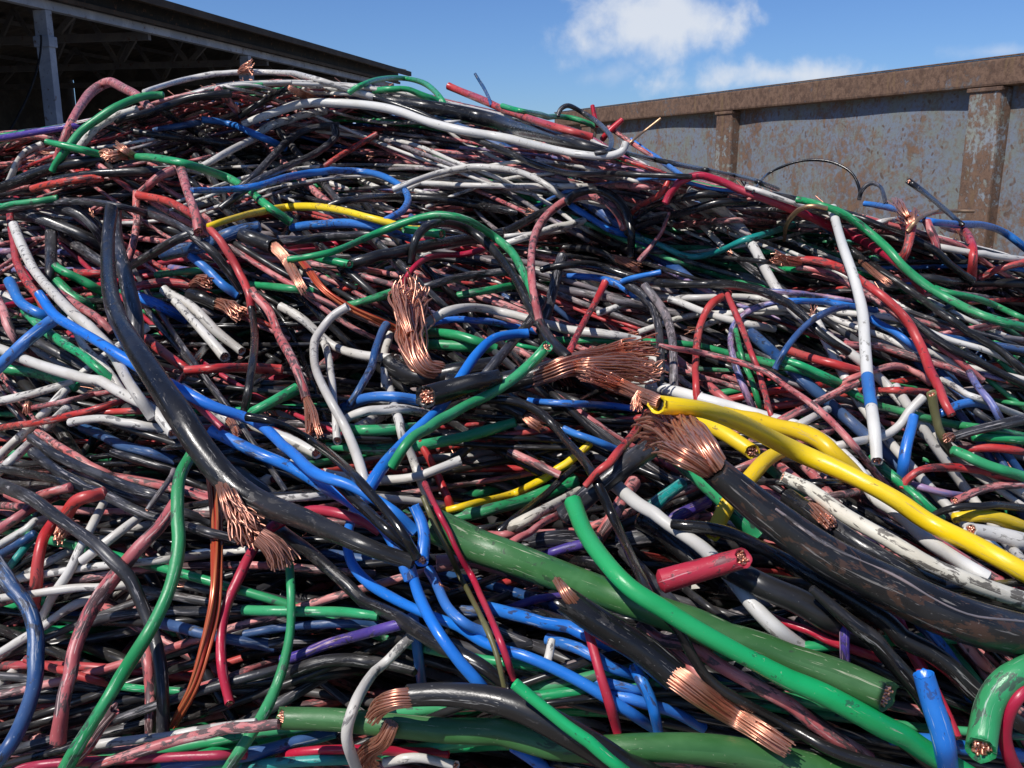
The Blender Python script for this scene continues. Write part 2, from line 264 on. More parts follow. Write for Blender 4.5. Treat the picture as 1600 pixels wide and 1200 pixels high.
V|9,10|7|hh|-20,217 0,215 50,207 100,200 130,196|violet-blue cable lying at the left skyline
K|16,18|7|hh|-15,300 25,285 75,265 125,255 165,250|black cable swelling past the white bend at far left
K|14|6|hh|80,286 95,281 150,272 210,269 270,272|black cable lying level below the long sloping green one
R|11,12|6|hh|50,296 70,290 125,280 160,277|red length lying below the swelling black cable, far left
P|13,14|7|hh|220,302 228,295 250,275 275,263|short pink stick beside the pink cut stub, upper left
K|10,11|7|hh|205,205 220,208 275,215 350,225 415,236|thin black cable sloping right below the crest, left side
B|10,11|8|ph|316,187 350,192 400,211 445,231|blue cable end sloping right below the crest
N|9|6|hh|240,203 250,201 312,191|dark blue length left of the blue end, upper left
W|11|7|hh|312,262 322,256 350,240 410,212|white cable slanting up under the sloping blue end
W|8,9,9|8|hh|225,145 237,140 287,125 337,116 400,113 450,115 487,122 537,137 605,160|pale cable running along the very crest of the pile
w|12,14,14,14,13|9|ho|380,195 400,187 432,175 475,162 525,161 575,165 625,175 675,192 725,205 800,218 850,230 912,242 950,244 972,236 978,222|long white cable arching over the crest and hooking up at its right end
G|8,9|8|hh|545,145 557,137 587,125 625,122 662,130 682,145 698,168|green cable arched on the crest at centre
G|9,10|7|hh|582,142 597,140 630,140 690,160|second green cable tucked under the arched one on the crest
W|12,13|7|hh|402,208 417,199 450,185 510,173|white cable just below the left part of the long white crest arch
K|10|8|hc|375,182 400,165 452,137|short black cable end with copper wires on the crest
C|10,11|8|hh|370,295 400,272 425,245 450,220 487,200 530,195|grey-black cable curving up left of the crest middle
C|11,12|8|ph|522,197 524,212 502,234 450,260 400,284 345,325|worn black cable with a blunt top slanting down left
R|9,10|7|hp|500,265 512,256 550,232 589,209|red stick slanting up below the long white crest arch
B|10,11,11,11|8|hh|300,297 340,297 400,291 450,277 500,269 550,267 587,272 612,282 633,298 638,312 630,328 598,346|blue cable bent in a hairpin loop, upper middle
W|9,10,10|8|hh|615,297 628,291 650,282 700,267 750,261 800,266 832,277 862,295 890,318|white cable arching right of the blue hairpin
W|9|7|hh|655,287 675,287 750,290 850,291 930,291|straight white cable under the white arch, upper middle
P|9|7|hh|930,292 962,291 1045,293|straight pink length right of the straight white one
K|18,22,22,18|8|hh|605,160 630,163 700,173 775,190 800,200 850,212 925,233 960,242|thick black cable lying just above the long white crest arch
K|9,10,10,8|8|hh|585,153 600,158 650,175 700,197 750,220 800,240 837,257 887,271 975,272 1080,276|black cable slanting down from the crest past the white hook
R|11,12|8|ph|700,135 750,155 800,177 862,197 925,215|red cable end sloping down the right side of the crest
G|8,9|8|hh|785,166 800,170 850,180 895,185 930,196|green cable lying along the skyline right of the crest
C|8,9|9|hh|872,182 876,171 887,165 912,177 940,197 955,217 951,235 930,240|grey-black cable looping round at the right end of the crest
M|8|8|hp|934,198 930,185 925,165|short magenta stub sticking up before the container rail
M|9|8|hp|940,218 950,207 972,187|magenta stub leaning right before the rusty container
X|4|8|hp|978,230 987,221 1032,185|bare copper rod sticking out from the white hook
N|5|8|hp|768,165 762,148 742,115|thin dark blue stub sticking up into the sky
K|7,8,8|8|hh|970,237 985,241 1025,250 1100,265 1175,282 1215,296|black cable sloping along the skyline before the rusty container
B|8|7|hh|985,218 997,227 1070,277|pale blue cable on the skyline right of the white hook
P|8|7|hh|950,198 962,206 1020,245|pink cable sloping on the skyline by the bare copper rod
R|7|7|hh|965,246 978,251 1040,271|thin red cable below the black skyline one
K|12,13|6|hh|790,362 802,356 850,330 885,318|black cable rising into the left side of the pink hoop
K|11,12|7|hh|978,350 992,341 1025,320 1075,307 1135,304|black cable fanning right from the pink hoop, uppermost of two
K|12,13|7|hh|978,365 992,356 1050,337 1125,317 1165,315|black cable fanning right from the pink hoop, lower of two
P|10|6|hh|1055,352 1075,350 1125,345 1210,348|pink cable lying level above the sagging teal one
R|9|7|hh|978,340 988,331 1012,315 1035,300 1046,278|red cable slanting up behind the crimson arch
K|12,13|6|hh|515,322 532,316 575,310 650,309 725,317 810,332|black cable bowing behind the blue hairpin
C|14|6|hh|440,379 455,377 512,370 585,366|grey-pink cable under the blue cable below the yellow arch
K|17,18|6|hh|530,418 552,411 612,397 662,385 725,375 785,366|thick black cable passing through the tall green arch
M|9|7|hh|630,447 634,437 645,420 670,402 725,397 778,384|magenta cable bending behind the upright copper brush
C|11,12|6|hh|655,451 672,446 725,432 805,423|scuffed black cable right of the magenta bend
G|13,14|7|hc|490,402 502,405 546,412|short green and white cut end by the spilling copper bundle
G|12|5|hh|390,444 402,445 450,450 490,455|dark green length below the spilling copper bundle
G|12|5|hh|540,480 557,475 612,458|dark green length left of the upright copper brush
G|12|6|hh|715,463 728,460 810,445|green length under the black cables inside the tall green arch
N|13|7|hh|605,508 600,515 588,545 580,575 567,600 545,635|dark blue scuffed cable dropping left of the upright copper brush
W|13|6|hh|610,520 608,530 601,552 602,605|short white upright length behind the upright copper brush
K|30,32|7|hh|605,565 620,578 660,591 720,580 775,572|thick black cable under the upright copper brush
K|30,36,38|7|hc|700,600 760,603 830,590 888,572|thick black cable ending in the wide spread copper head
C|15|7|hh|848,465 845,475 825,505 800,535 770,570 735,612|grey-black cable slanting along the right of the blue S
R|11|7|hh|-10,672 10,667 75,657 137,642 200,625|red cable rising gently at the left above the dark hollow
P|9|6|hh|40,640 52,637 112,625 175,612|thin pink cable above the gently rising red one, left
R|10|6|hh|140,647 152,645 230,641|short red length between the left white cables
W|12|7|hh|-20,632 0,627 50,615 115,595|white cable rising at the left edge below the blue branch
W|13|7|hh|110,660 124,657 162,654 200,660 258,672|peeling white cable under the left white cut end
N|15,16|6|hh|130,667 142,672 200,697 275,720|navy cable lying above the black bundle at left
C|13|6|hh|175,706 190,711 237,725 285,738|grey-black cable just below the navy one at left
P|13,14|7|hh|60,676 70,683 100,702 140,725 190,752|pink cable with dark bands slanting over the black bundle
C|16|7|hh|48,685 57,691 87,712 150,740 212,765 275,784|uppermost black cable of the scuffed bundle at left
C|16|7|hh|50,706 59,713 100,742 162,772 220,800 275,817 325,832 370,845|lowest long black cable of the scuffed bundle at left
K|13|7|hh|5,732 20,735 87,750 135,768|short black cable entering the scuffed bundle from the left edge
C|14|6|hh|115,741 127,746 200,775 250,790 330,815|middle black cable of the scuffed bundle at left
A|8,9|8|hc|272,735 269,743 250,770 230,797|thin grey cable with a bare copper tip beside the green bend
P|14|7|hp|50,782 64,774 110,761|faded pink stub under the short black cable, left edge
W|12|6|hh|-20,862 0,852 37,830 78,808|white cable rising at the left edge below the pink stub
T|12|6|hp|8,895 16,884 58,834|teal length under the left rising white cable
N|13|6|hh|-20,878 0,867 55,834|blue-grey length along the teal one at the left edge
P|16|5|hh|-20,836 0,825 62,787 90,775|dark faded red cable behind the left rising white one
B|19,20|7|hh|760,950 800,960 850,972 900,987 965,1014|blue cable passing under the long-tailed black cable, uppermost
B|17,18|6|hh|855,1000 875,1005 912,1017 950,1040 1010,1062|blue cable behind the upright crimson one, lower middle
B|15|5|hh|930,1062 962,1070 1020,1083|thin blue length below the one behind the upright crimson
B|17,18|6|hh|940,1082 964,1088 1012,1100 1050,1112 1100,1138|blue cable running toward the copper tail's underside
B|17,18|7|hh|990,1040 1000,1060 1017,1095 1030,1145|steep blue length left of the copper tail
M|15,16|7|hh|912,955 916,972 927,1012 940,1062 955,1112 964,1145|upright crimson cable crossing the blue cables, lower middle
W|14,15|6|ph|861,1000 858,1020 853,1045|small white stub among the blue cables
V|13|6|hh|780,955 800,950 837,937 880,930|violet cable slanting under the torn olive-green one
N|15,16|6|hh|720,953 737,955 800,957 830,962|blue-black length right of the thin crimson cable
K|20,22|6|hh|870,868 890,875 937,882 985,915|black length between the torn olive-green and the bright green cables
K|32,36|6|hh|1000,812 1030,828 1080,868 1130,905|thick black cable in the shade under the clean white one
P|22,25|7|oh|683,882 737,877 775,885 830,905|salmon cable end under the torn olive-green one
B|17,18|6|hh|800,1168 820,1180 860,1205|blue length at the bottom edge below the olive-green cable
B|21,22|6|hh|1390,1152 1420,1155 1500,1162 1620,1187|blue cable lying level along the bottom right edge
'''
# copper brushes, each belonging to the cable whose label starts with the given words: key|w0|w1|n|curl|points
TUFTS = '''
very thick black|44|80|110|.7|1116,727 1085,695 1050,668 1022,668 1012,690
very thick black|30|34|60|.5|1105,735 1070,715 1040,705 1025,712
thick black cable ending in the wide|30|46|75|.6|835,592 890,570 930,562 985,550 1030,548
thick black cable ending in the wide|26|44|55|.9|885,575 920,575 965,575 1010,578 1035,570
long yellow cable|20|34|60|.5|1030,628 1005,618 975,605 940,590 905,580
long yellow cable|10|26|36|.4|1000,612 995,625 993,645
thick black cable under the upright|26|60|85|1.3|690,578 664,574 648,548 643,510 650,475 658,448
thick black cable under the upright|16|26|26|.9|640,520 625,480 618,455 640,440
thick scratched black cable with a long|42|34|150|.14|1044,1050 1078,1074 1110,1096 1145,1117 1180,1138 1215,1160 1238,1174
thick scratched black cable with a long|26|12|34|.2|902,947 884,926 868,904
thick black cable with combed|32|30|80|.1|642,1089 615,1093 595,1103 580,1125
thick black cable with combed|24|30|80|.4|612,1130 600,1155 578,1170 572,1185 595,1195
thick black cable end spilling|18|15|60|.12|426,383 445,403 462,432 479,462
big scuffed black|20|60|70|.9|345,752 362,785 385,815 415,850
big scuffed black|30|48|80|.3|405,838 425,852 440,872 448,890
pink speckled cable descending|11|16|18|.3|479,622 482,645 483,668 480,688
pink speckled cable descending|11|16|18|.3|479,622 490,645 496,668 503,688
red cable with a frayed|11|26|34|.5|298,445 315,437 333,443
black cable end with a copper brush|20|34|46|.5|340,474 360,482 382,497
black cable end with a shaded|16|24|46|.3|818,650 835,660 850,668
short red upright|10|34|44|.8|1425,354 1422,340 1418,325
short red upright|8|18|18|.8|1418,338 1405,322 1395,310
red cable arching behind|13|26|40|.6|1250,408 1228,408 1205,400
green cable ending at a small|9|22|36|.7|156,240 168,240 175,252
long green cable sloping|11|22|36|.6|202,245 185,243 160,250
long green cable sloping|11|14|24|.2|212,244 198,236 180,226
black cable with a bare copper gap|26|24|50|.1|1268,796 1285,808 1302,822
short blue length tucked|3|5|3|.3|682,905 690,915 702,922
white cut cable end lying on the big|13|14|24|.1|355,654 365,665 374,682
short red hooked|17|24|24|.4|98,822 95,832 90,848
dark speckled cable dropping|3|5|3|.3|850,530 855,540 862,548
black cable with exposed copper|9|12|24|.3|1345,408 1365,425 1395,447
blue cable end sloping|2|3|2|.3|318,187 310,186 302,184
red cable sloping|2|3|2|.2|700,135 694,130 690,126
scuffed grey-black cable with a ragged|12|18|18|.7|1490,682 1482,684 1476,692
black cable bending just below|11|18|30|.2|955,402 975,408 1003,420
thin pink cable above|8|14|18|.6|48,638 45,630 40,650
pale cable running|7|22|26|.8|372,114 385,106 398,104
short black cable end with copper|9|15|26|.2|452,137 472,147 498,158
'''
import bpy, math, random
import numpy as np
from mathutils import Vector
rng = np.random.default_rng(7)
random.seed(7)
SC = bpy.context.scene
COL = SC.collection
R_ = math.radians

# ------------------------------------------------------------------ camera
F = 1450.0
PITCH = math.atan(342.0 / F)
CAM = np.array([0.0, 0.0, 1.5])
FWD = np.array([0, math.cos(PITCH), -math.sin(PITCH)])
UPV = np.array([0, math.sin(PITCH), math.cos(PITCH)])
RGT = np.array([1.0, 0, 0])

def ray(u, v):
    u = np.asarray(u, float)[..., None]; v = np.asarray(v, float)[..., None]
    return (u - 800) / F * RGT + (600 - v) / F * UPV + FWD

def at(u, v, D):
    return CAM + ray(u, v) * np.asarray(D, float)[..., None]

cam = bpy.data.cameras.new('camera'); co = bpy.data.objects.new('camera', cam); COL.objects.link(co)
co.location = CAM; co.rotation_euler = (math.pi / 2 - PITCH, 0, 0)
cam.sensor_width = 36; cam.lens = F / 1600 * 36; cam.clip_end = 3000; cam.clip_start = .02
SC.camera = co

# ------------------------------------------------------------------ node helpers
class NT:
    def __init__(s, tree):
        s.t = tree; s.n = tree.nodes; s.l = tree.links
    def new(s, typ, **kw):
        n = s.n.new(typ)
        for k, v in kw.items(): setattr(n, k, v)
        return n
    def put(s, sock, v):
        if v is None: return
        if isinstance(v, bpy.types.NodeSocket): s.l.new(v, sock)
        else: sock.default_value = v
    def math(s, op, a, b=None, c=None, clamp=False):
        n = s.new('ShaderNodeMath', operation=op, use_clamp=clamp)
        for i, v in enumerate((a, b, c)):
            if v is not None: s.put(n.inputs[i], v)
        return n.outputs[0]
    def vmath(s, op, a, b=None):
        n = s.new('ShaderNodeVectorMath', operation=op)
        s.put(n.inputs[0], a)
        if b is not None: s.put(n.inputs[1], b)
        return n.outputs['Value'] if op == 'DOT_PRODUCT' else n.outputs[0]
    def noise(s, vec, scale, detail=3, rough=.55, dist=0, dims='3D'):
        n = s.new('ShaderNodeTexNoise', noise_dimensions=dims)
        s.put(n.inputs['Vector'], vec); n.inputs['Scale'].default_value = scale
        n.inputs['Detail'].default_value = detail; n.inputs['Roughness'].default_value = rough
        n.inputs['Distortion'].default_value = dist
        return n.outputs['Fac']
    def step(s, v, a, b):
        n = s.new('ShaderNodeMapRange', interpolation_type='SMOOTHSTEP')
        s.put(n.inputs[0], v); s.put(n.inputs[1], a); s.put(n.inputs[2], b)
        return n.outputs[0]
    def mix(s, f, a, b):
        n = s.new('ShaderNodeMix', data_type='RGBA')
        s.put(n.inputs[0], f); s.put(n.inputs[6], a); s.put(n.inputs[7], b)
        return n.outputs[2]

def c4(c): return (c[0], c[1], c[2], 1)

def new_mat(name):
    m = bpy.data.materials.new(name); m.use_nodes = True
    t = NT(m.node_tree); b = m.node_tree.nodes['Principled BSDF']
    return m, t, b

def cable_mat(name, c1, c2, dark, scuff, wear, scratch, rough=.38, lite=False, dust=.10):
    """polymer jacket: faded patches, dark grime scuffs, long pale scratches, all along the cable's own length"""
    m, t, b = new_mat(name)
    uv = t.new('ShaderNodeUVMap').outputs[0]
    st = t.vmath('MULTIPLY', uv, (1, 1.6, 1))
    n1 = t.noise(st, 18, 3, .62, .4)
    col = t.mix(t.step(n1, .40, .66), c4(c1), c4(c2))
    # each cable a little lighter or darker
    var = t.noise(t.vmath('MULTIPLY', uv, (.9, 0, 0)), 1.0, 0)
    hs = t.new('ShaderNodeHueSaturation')
    t.put(hs.inputs['Hue'], t.math('MULTIPLY_ADD', var, .03, .485))
    t.put(hs.inputs['Value'], t.math('MULTIPLY_ADD', var, .8, .6))
    t.put(hs.inputs['Color'], col); col = hs.outputs[0]
    area = t.step(t.noise(uv, 5, 1), .38, .62)
    g0 = t.noise(t.vmath('MULTIPLY', uv, (.8, 1.7, 1)), 62, 3 if lite else 5, .65, .5)
    g1 = t.step(t.math('ADD', g0, t.math('MULTIPLY', area, .09)), .70 - wear * .20, .735 - wear * .18)
    col = t.mix(t.math('MULTIPLY', g1, .9), col, c4(dark))
    s0 = t.noise(t.vmath('MULTIPLY', uv, (.14, 2.4, 1)), 190, 4, .68, .5)
    s1 = t.step(t.math('ADD', s0, t.math('MULTIPLY', area, .06)), .70 - scratch * .14, .75 - scratch * .12)
    col = t.mix(t.math('MULTIPLY', s1, .78), col, c4(scuff))
    if not lite:
        s2 = t.step(t.noise(uv, 330, 2, .7), .70 - scratch * .07, .73)
        col = t.mix(t.math('MULTIPLY', s2, .40), col, c4(scuff))
    film = t.step(t.noise(t.vmath('MULTIPLY', uv, (.5, 1, 1)), 9, 2, .7), .36, .72)
    col = t.mix(t.math('MULTIPLY', film, dust), col, (.27, .245, .22, 1))
    t.put(b.inputs['Base Color'], col)
    rg = t.math('MULTIPLY_ADD', n1, .30, rough - .15)
    rg = t.math('MULTIPLY_ADD', film, .09, rg)
    rg = t.math('ADD', rg, t.math('MULTIPLY', t.math('ADD', g1, s1), .16), clamp=True)
    t.put(b.inputs['Roughness'], rg)
    b.inputs['Specular IOR Level'].default_value = .42
    if not lite:
        bp = t.new('ShaderNodeBump'); bp.inputs['Strength'].default_value = .35; bp.inputs['Distance'].default_value = .0012
        t.put(bp.inputs['Height'], t.math('ADD', g0, t.math('MULTIPLY', t.math('ADD', g1, s1), -.25))); t.put(b.inputs['Normal'], bp.outputs[0])
    return m

SPEC = {
 'K': ('black_jacket', (.0075,.0075,.008), (.014,.014,.015), (.028,.026,.025), (.24,.235,.225), .35, .38, .25),
 'k': ('glossy_black_jacket', (.006,.006,.0065), (.010,.010,.011), (.02,.02,.02), (.2,.2,.2), .1, .1, .2),
 'H': ('rust_stained_black_jacket', (.0085,.0085,.009), (.017,.017,.018), (.055,.028,.018), (.20,.185,.17), .34, .36, .27),
 'C': ('worn_grey_jacket', (.013,.013,.015), (.045,.046,.052), (.009,.009,.009), (.30,.28,.28), .40, .75, .31),
 'A': ('grey_pink_jacket', (.13,.12,.13), (.24,.19,.19), (.04,.035,.035), (.5,.42,.4), .55, .6, .42),
 'W': ('white_jacket', (.55,.53,.49), (.46,.435,.39), (.10,.095,.095), (.76,.75,.72), .38, .3, .36),
 'w': ('clean_white_jacket', (.55,.54,.51), (.50,.49,.455), (.22,.21,.19), (.76,.75,.72), .14, .1, .36),
 'u': ('dirty_cream_jacket', (.60,.57,.48), (.48,.44,.35), (.07,.06,.05), (.66,.62,.54), .62, .3, .42),
 'R': ('red_jacket', (.40,.020,.022), (.45,.055,.05), (.05,.022,.025), (.58,.30,.27), .58, .45, .34),
 'P': ('faded_red_jacket', (.40,.08,.085), (.52,.22,.21), (.035,.028,.031), (.62,.45,.42), .74, .62, .40),
 'M': ('crimson_jacket', (.36,.006,.030), (.40,.012,.038), (.09,.010,.02), (.52,.24,.26), .20, .22, .33),
 'G': ('green_jacket', (.008,.23,.075), (.018,.28,.105), (.02,.05,.035), (.36,.48,.40), .40, .38, .33),
 'g': ('clean_green_jacket', (.006,.29,.085), (.010,.33,.105), (.02,.10,.05), (.36,.42,.30), .06, .12, .32),
 'D': ('olive_green_jacket', (.026,.105,.026), (.045,.145,.045), (.02,.05,.02), (.36,.38,.26), .10, .35, .38),
 'T': ('teal_jacket', (.008,.20,.18), (.02,.27,.235), (.02,.07,.07), (.35,.5,.48), .38, .35, .34),
 'B': ('blue_jacket', (.010,.125,.44), (.022,.165,.50), (.025,.035,.085), (.38,.46,.56), .34, .35, .33),
 'b': ('clean_blue_jacket', (.009,.135,.50), (.016,.16,.53), (.02,.06,.2), (.38,.46,.56), .10, .14, .32),
 'N': ('dull_blue_jacket', (.010,.05,.16), (.028,.085,.21), (.016,.018,.028), (.32,.36,.42), .46, .55, .38),
 'V': ('violet_jacket', (.045,.024,.21), (.075,.04,.24), (.025,.018,.035), (.50,.34,.32), .40, .6, .36),
 'L': ('lilac_streaked_jacket', (.10,.13,.32), (.32,.16,.22), (.035,.03,.05), (.56,.48,.52), .55, .6, .40),
 'Y': ('yellow_jacket', (.70,.48,.006), (.72,.51,.016), (.22,.145,.03), (.45,.32,.08), .26, .7, .34),
 'E': ('olive_brown_jacket', (.07,.065,.018), (.13,.12,.04), (.03,.028,.015), (.3,.28,.2), .3, .4, .34),
}
M = {k: cable_mat(*v, dust=.06 if k in 'kgwb' else .03 if k in 'KH' else .05 if k in 'DCY' else .12) for k, v in SPEC.items()}

def copper_mat(name, c1, c2, dark, rough):
    m, t, b = new_mat(name)
    uv = t.new('ShaderNodeUVMap').outputs[0]
    n = t.step(t.noise(uv, 30, 3, .6), .35, .65)
    col = t.mix(n, c4(c1), c4(c2))
    d = t.step(t.noise(uv, 90, 4, .65), .56, .68)
    col = t.mix(t.math('MULTIPLY', d, .7), col, c4(dark))
    t.put(b.inputs['Base Color'], col)
    b.inputs['Metallic'].default_value = .85
    t.put(b.inputs['Roughness'], t.math('MULTIPLY_ADD', t.noise(uv, 60, 2), .25, rough - .1))
    return m
CU = copper_mat('bare_copper', (.76,.39,.27), (.60,.27,.18), (.17,.085,.06), .37)
CU_D = copper_mat('tarnished_copper', (.54,.27,.195), (.36,.165,.115), (.11,.058,.045), .40)
M['X'] = copper_mat('weathered_wire', (.50,.33,.20), (.42,.25,.14), (.16,.09,.06), .45)
def orange_mat():
    m, t, b = new_mat('varnished_red_wire')
    uv = t.new('ShaderNodeUVMap').outputs[0]
    n = t.noise(t.vmath('MULTIPLY', uv, (.06, 4, 1)), 60, 3, .6)
    col = t.mix(t.step(n, .42, .60), (.42, .035, .02, 1), (.50, .16, .06, 1))
    col = t.mix(t.math('MULTIPLY', t.step(n, .60, .68), .8), col, (.10, .02, .02, 1))
    t.put(b.inputs['Base Color'], col); b.inputs['Roughness'].default_value = .3
    b.inputs['Metallic'].default_value = .3
    bp = t.new('ShaderNodeBump'); bp.inputs['Strength'].default_value = .8; bp.inputs['Distance'].default_value = .002
    t.put(bp.inputs['Height'], n); t.put(b.inputs['Normal'], bp.outputs[0])
    return m
M['O'] = orange_mat()
HOLLOW, _t, _b = new_mat('cable_inside'); _b.inputs['Base Color'].default_value = (.03, .025, .022, 1); _b.inputs['Roughness'].default_value = .8

# ------------------------------------------------------------------ mesh collecting
class MB:
    """collects tubes and faces; build() links them as ONE mesh object"""
    def __init__(s): s.v = []; s.q = []; s.uv = []; s.mi = []; s.n = 0
    def grid(s, V, closed_cols, uvU, uvV, mi=0):
        # V: rows x cols x 3 ; faces between neighbouring rows, columns wrap if closed
        r, c, _ = V.shape
        s.v.append(V.reshape(-1, 3))
        i = np.arange(r - 1)[:, None]; cols = c if closed_cols else c - 1
        j = np.arange(cols)[None, :]; j2 = (j + 1) % c
        q = np.stack([i * c + j, i * c + j2, (i + 1) * c + j2, (i + 1) * c + j], -1).reshape(-1, 4)
        s.q.append(q + s.n)
        u0 = np.broadcast_to(uvU[:-1, None], (r - 1, cols)); u1 = np.broadcast_to(uvU[1:, None], (r - 1, cols))
        v0 = np.broadcast_to(uvV[None, :cols], (r - 1, cols)); v1 = np.broadcast_to(uvV[None, 1:cols + 1], (r - 1, cols))
        uv = np.stack([np.stack([u0, v0], -1), np.stack([u0, v1], -1), np.stack([u1, v1], -1), np.stack([u1, v0], -1)], 2)
        s.uv.append(uv.reshape(-1, 2)); s.mi.append(np.full(len(q), mi, np.int32)); s.n += r * c
    def tube(s, P, rad, sides, mi=0, uoff=0.0, frame=None, rim=None, cap=(True, True), twist=0.0, flat=None):
        P = np.asarray(P, float); n = len(P)
        rad = np.broadcast_to(np.asarray(rad, float), (n,)).copy()
        T, A, B = frames(P) if frame is None else frame
        ang = np.linspace(0, 2 * math.pi, sides, endpoint=False)
        an = ang[None, :] + twist
        V = P[:, None] + rad[:, None, None] * (np.cos(an)[..., None] * A[:, None] + np.sin(an)[..., None] * B[:, None])
        L = np.concatenate([[0], np.cumsum(np.linalg.norm(np.diff(P, axis=0), axis=1))])
        if rim is not None:   # rim: (start jag array, end jag array), metres along the tangent
            if rim[0] is not None: V[0] += rim[0][:, None] * T[0]
            if rim[1] is not None: V[-1] += rim[1][:, None] * T[-1]
        vv = np.linspace(0, 2 * math.pi * rad.mean(), sides + 1) + uoff * .37
        s.grid(V, True, L + uoff, vv, mi)
        for e, (k, sg) in enumerate(((0, -1), (n - 1, 1))):
            if cap[e]:
                rr = rad[k]
                ring = V[k]
                c1 = P[k] + sg * T[k] * rr * .28
                V2 = np.stack([ring, c1 + (ring - P[k]) * .62, np.broadcast_to(P[k] + sg * T[k] * rr * .36, ring.shape)])
                if e == 0: V2 = V2[::-1]
                s.grid(V2, True, np.array([0, rr * .4, rr * .8]) + uoff, vv, mi)
        return V, (T, A, B)
    def build(s, name, mats, parent=None, origin=None, smooth=True):
        V = np.concatenate(s.v).astype(np.float32); Q = np.concatenate(s.q).astype(np.int32)
        uv = np.concatenate(s.uv).astype(np.float32); mi = np.concatenate(s.mi)
        if origin is not None: V = V - np.asarray(origin, np.float32)
        me = bpy.data.meshes.new(name)
        me.vertices.add(len(V)); me.vertices.foreach_set('co', V.ravel())
        me.loops.add(Q.size); me.loops.foreach_set('vertex_index', Q.ravel())
        me.polygons.add(len(Q))
        me.polygons.foreach_set('loop_start', np.arange(0, Q.size, 4, dtype=np.int32))
        me.polygons.foreach_set('material_index', mi)
        me.polygons.foreach_set('use_smooth', np.full(len(Q), smooth))
        l = me.uv_layers.new(name='UVMap'); l.data.foreach_set('uv', uv.ravel())
        for m in (mats if isinstance(mats, (list, tuple)) else [mats]): me.materials.append(m)
        me.update(calc_edges=True); me.validate()
        o = bpy.data.objects.new(name, me); COL.objects.link(o)
        if parent is not None: o.parent = parent
        elif origin is not None: o.location = origin
        return o

def frames(P):
    T = np.gradient(P, axis=0); T /= np.linalg.norm(T, axis=1)[:, None] + 1e-12
    A = np.zeros_like(P)
    a = np.cross(T[0], [0.13, 0.4, 0.9]); a /= np.linalg.norm(a)
    for i in range(len(P)):
        a = a - T[i] * a.dot(T[i]); a /= np.linalg.norm(a) + 1e-12; A[i] = a
    return T, A, np.cross(T, A)

def tag(o, label=None, cat=None, group=None, kind=None):
    if label: o['label'] = label
    if cat: o['category'] = cat
    if group: o['group'] = group
    if kind: o['kind'] = kind
    return o
def empty(name, loc):
    o = bpy.data.objects.new(name, None); COL.objects.link(o); o.location = loc; o.empty_display_size = .1
    return o

# ------------------------------------------------------------------ the pile's own surface
SU = np.array([-500, -240, 0, 90, 230, 340, 450, 560, 690, 800, 900, 980, 1060, 1200, 1350, 1500, 1600, 1840, 2100], float)
SV = np.array([255, 240, 208, 196, 164, 130, 124, 130, 152, 180, 200, 245, 283, 300, 335, 378, 405, 480, 560], float)
DU = np.array([-500, 0, 450, 900, 1250, 1600, 2100], float)
DF = np.array([3.0, 3.3, 3.5, 3.3, 2.9, 2.55, 2.2])
def crest(u): return np.interp(u, SU, SV)
def lump(u, v):
    return (np.sin(u * .011 + v * .006) + np.sin(u * -.007 + v * .017 + 1.3) + .7 * np.sin(u * .023 + 2.1 + v * .011)) * .010
def depth0(u, v):
    u = np.asarray(u, float); v = np.asarray(v, float)
    s = crest(u); df = np.interp(u, DU, DF)
    t = (1200 - v) / (1200 - s)
    tt = np.clip(t, -.4, 1.0)
    iv = 1 / 1.08 + tt * (1 / df - 1 / 1.08)
    D = 1 / iv
    D = D * (1 + lump(u, v) * np.clip(1.15 - tt, .15, 1))
    return D + np.clip(t - 1, 0, None) * .25

CELL = 2.0
U0, V0, U1, V1 = -260, 40, 1860, 1440
gw, gh = int((U1 - U0) / CELL), int((V1 - V0) / CELL)
gu = U0 + (np.arange(gw) + .5) * CELL; gv = V0 + (np.arange(gh) + .5) * CELL
def hollow(u, v):
    """the heap's loose fill lies lower than the springy cables on top of it, unevenly, least at the crest"""
    t = np.clip((1200 - v) / (1200 - crest(u)), 0, 1)
    k = .55 + .45 * np.sin(u * .013 + v * .009 + .6) * np.sin(v * .015 - u * .006) + .25 * np.sin(u * .031 + v * .021)
    return (.125 * (1 - t) ** .6 + .01) * np.clip(k, .12, 1.3)
_gu, _gv = gu[None, :].repeat(gh, 0), gv[:, None].repeat(gw, 1)
BUF = depth0(_gu, _gv) + hollow(_gu, _gv)

def sample(u, v):
    i = np.clip(((u - U0) / CELL).astype(int), 0, gw - 1); j = np.clip(((v - V0) / CELL).astype(int), 0, gh - 1)
    return BUF[j, i]

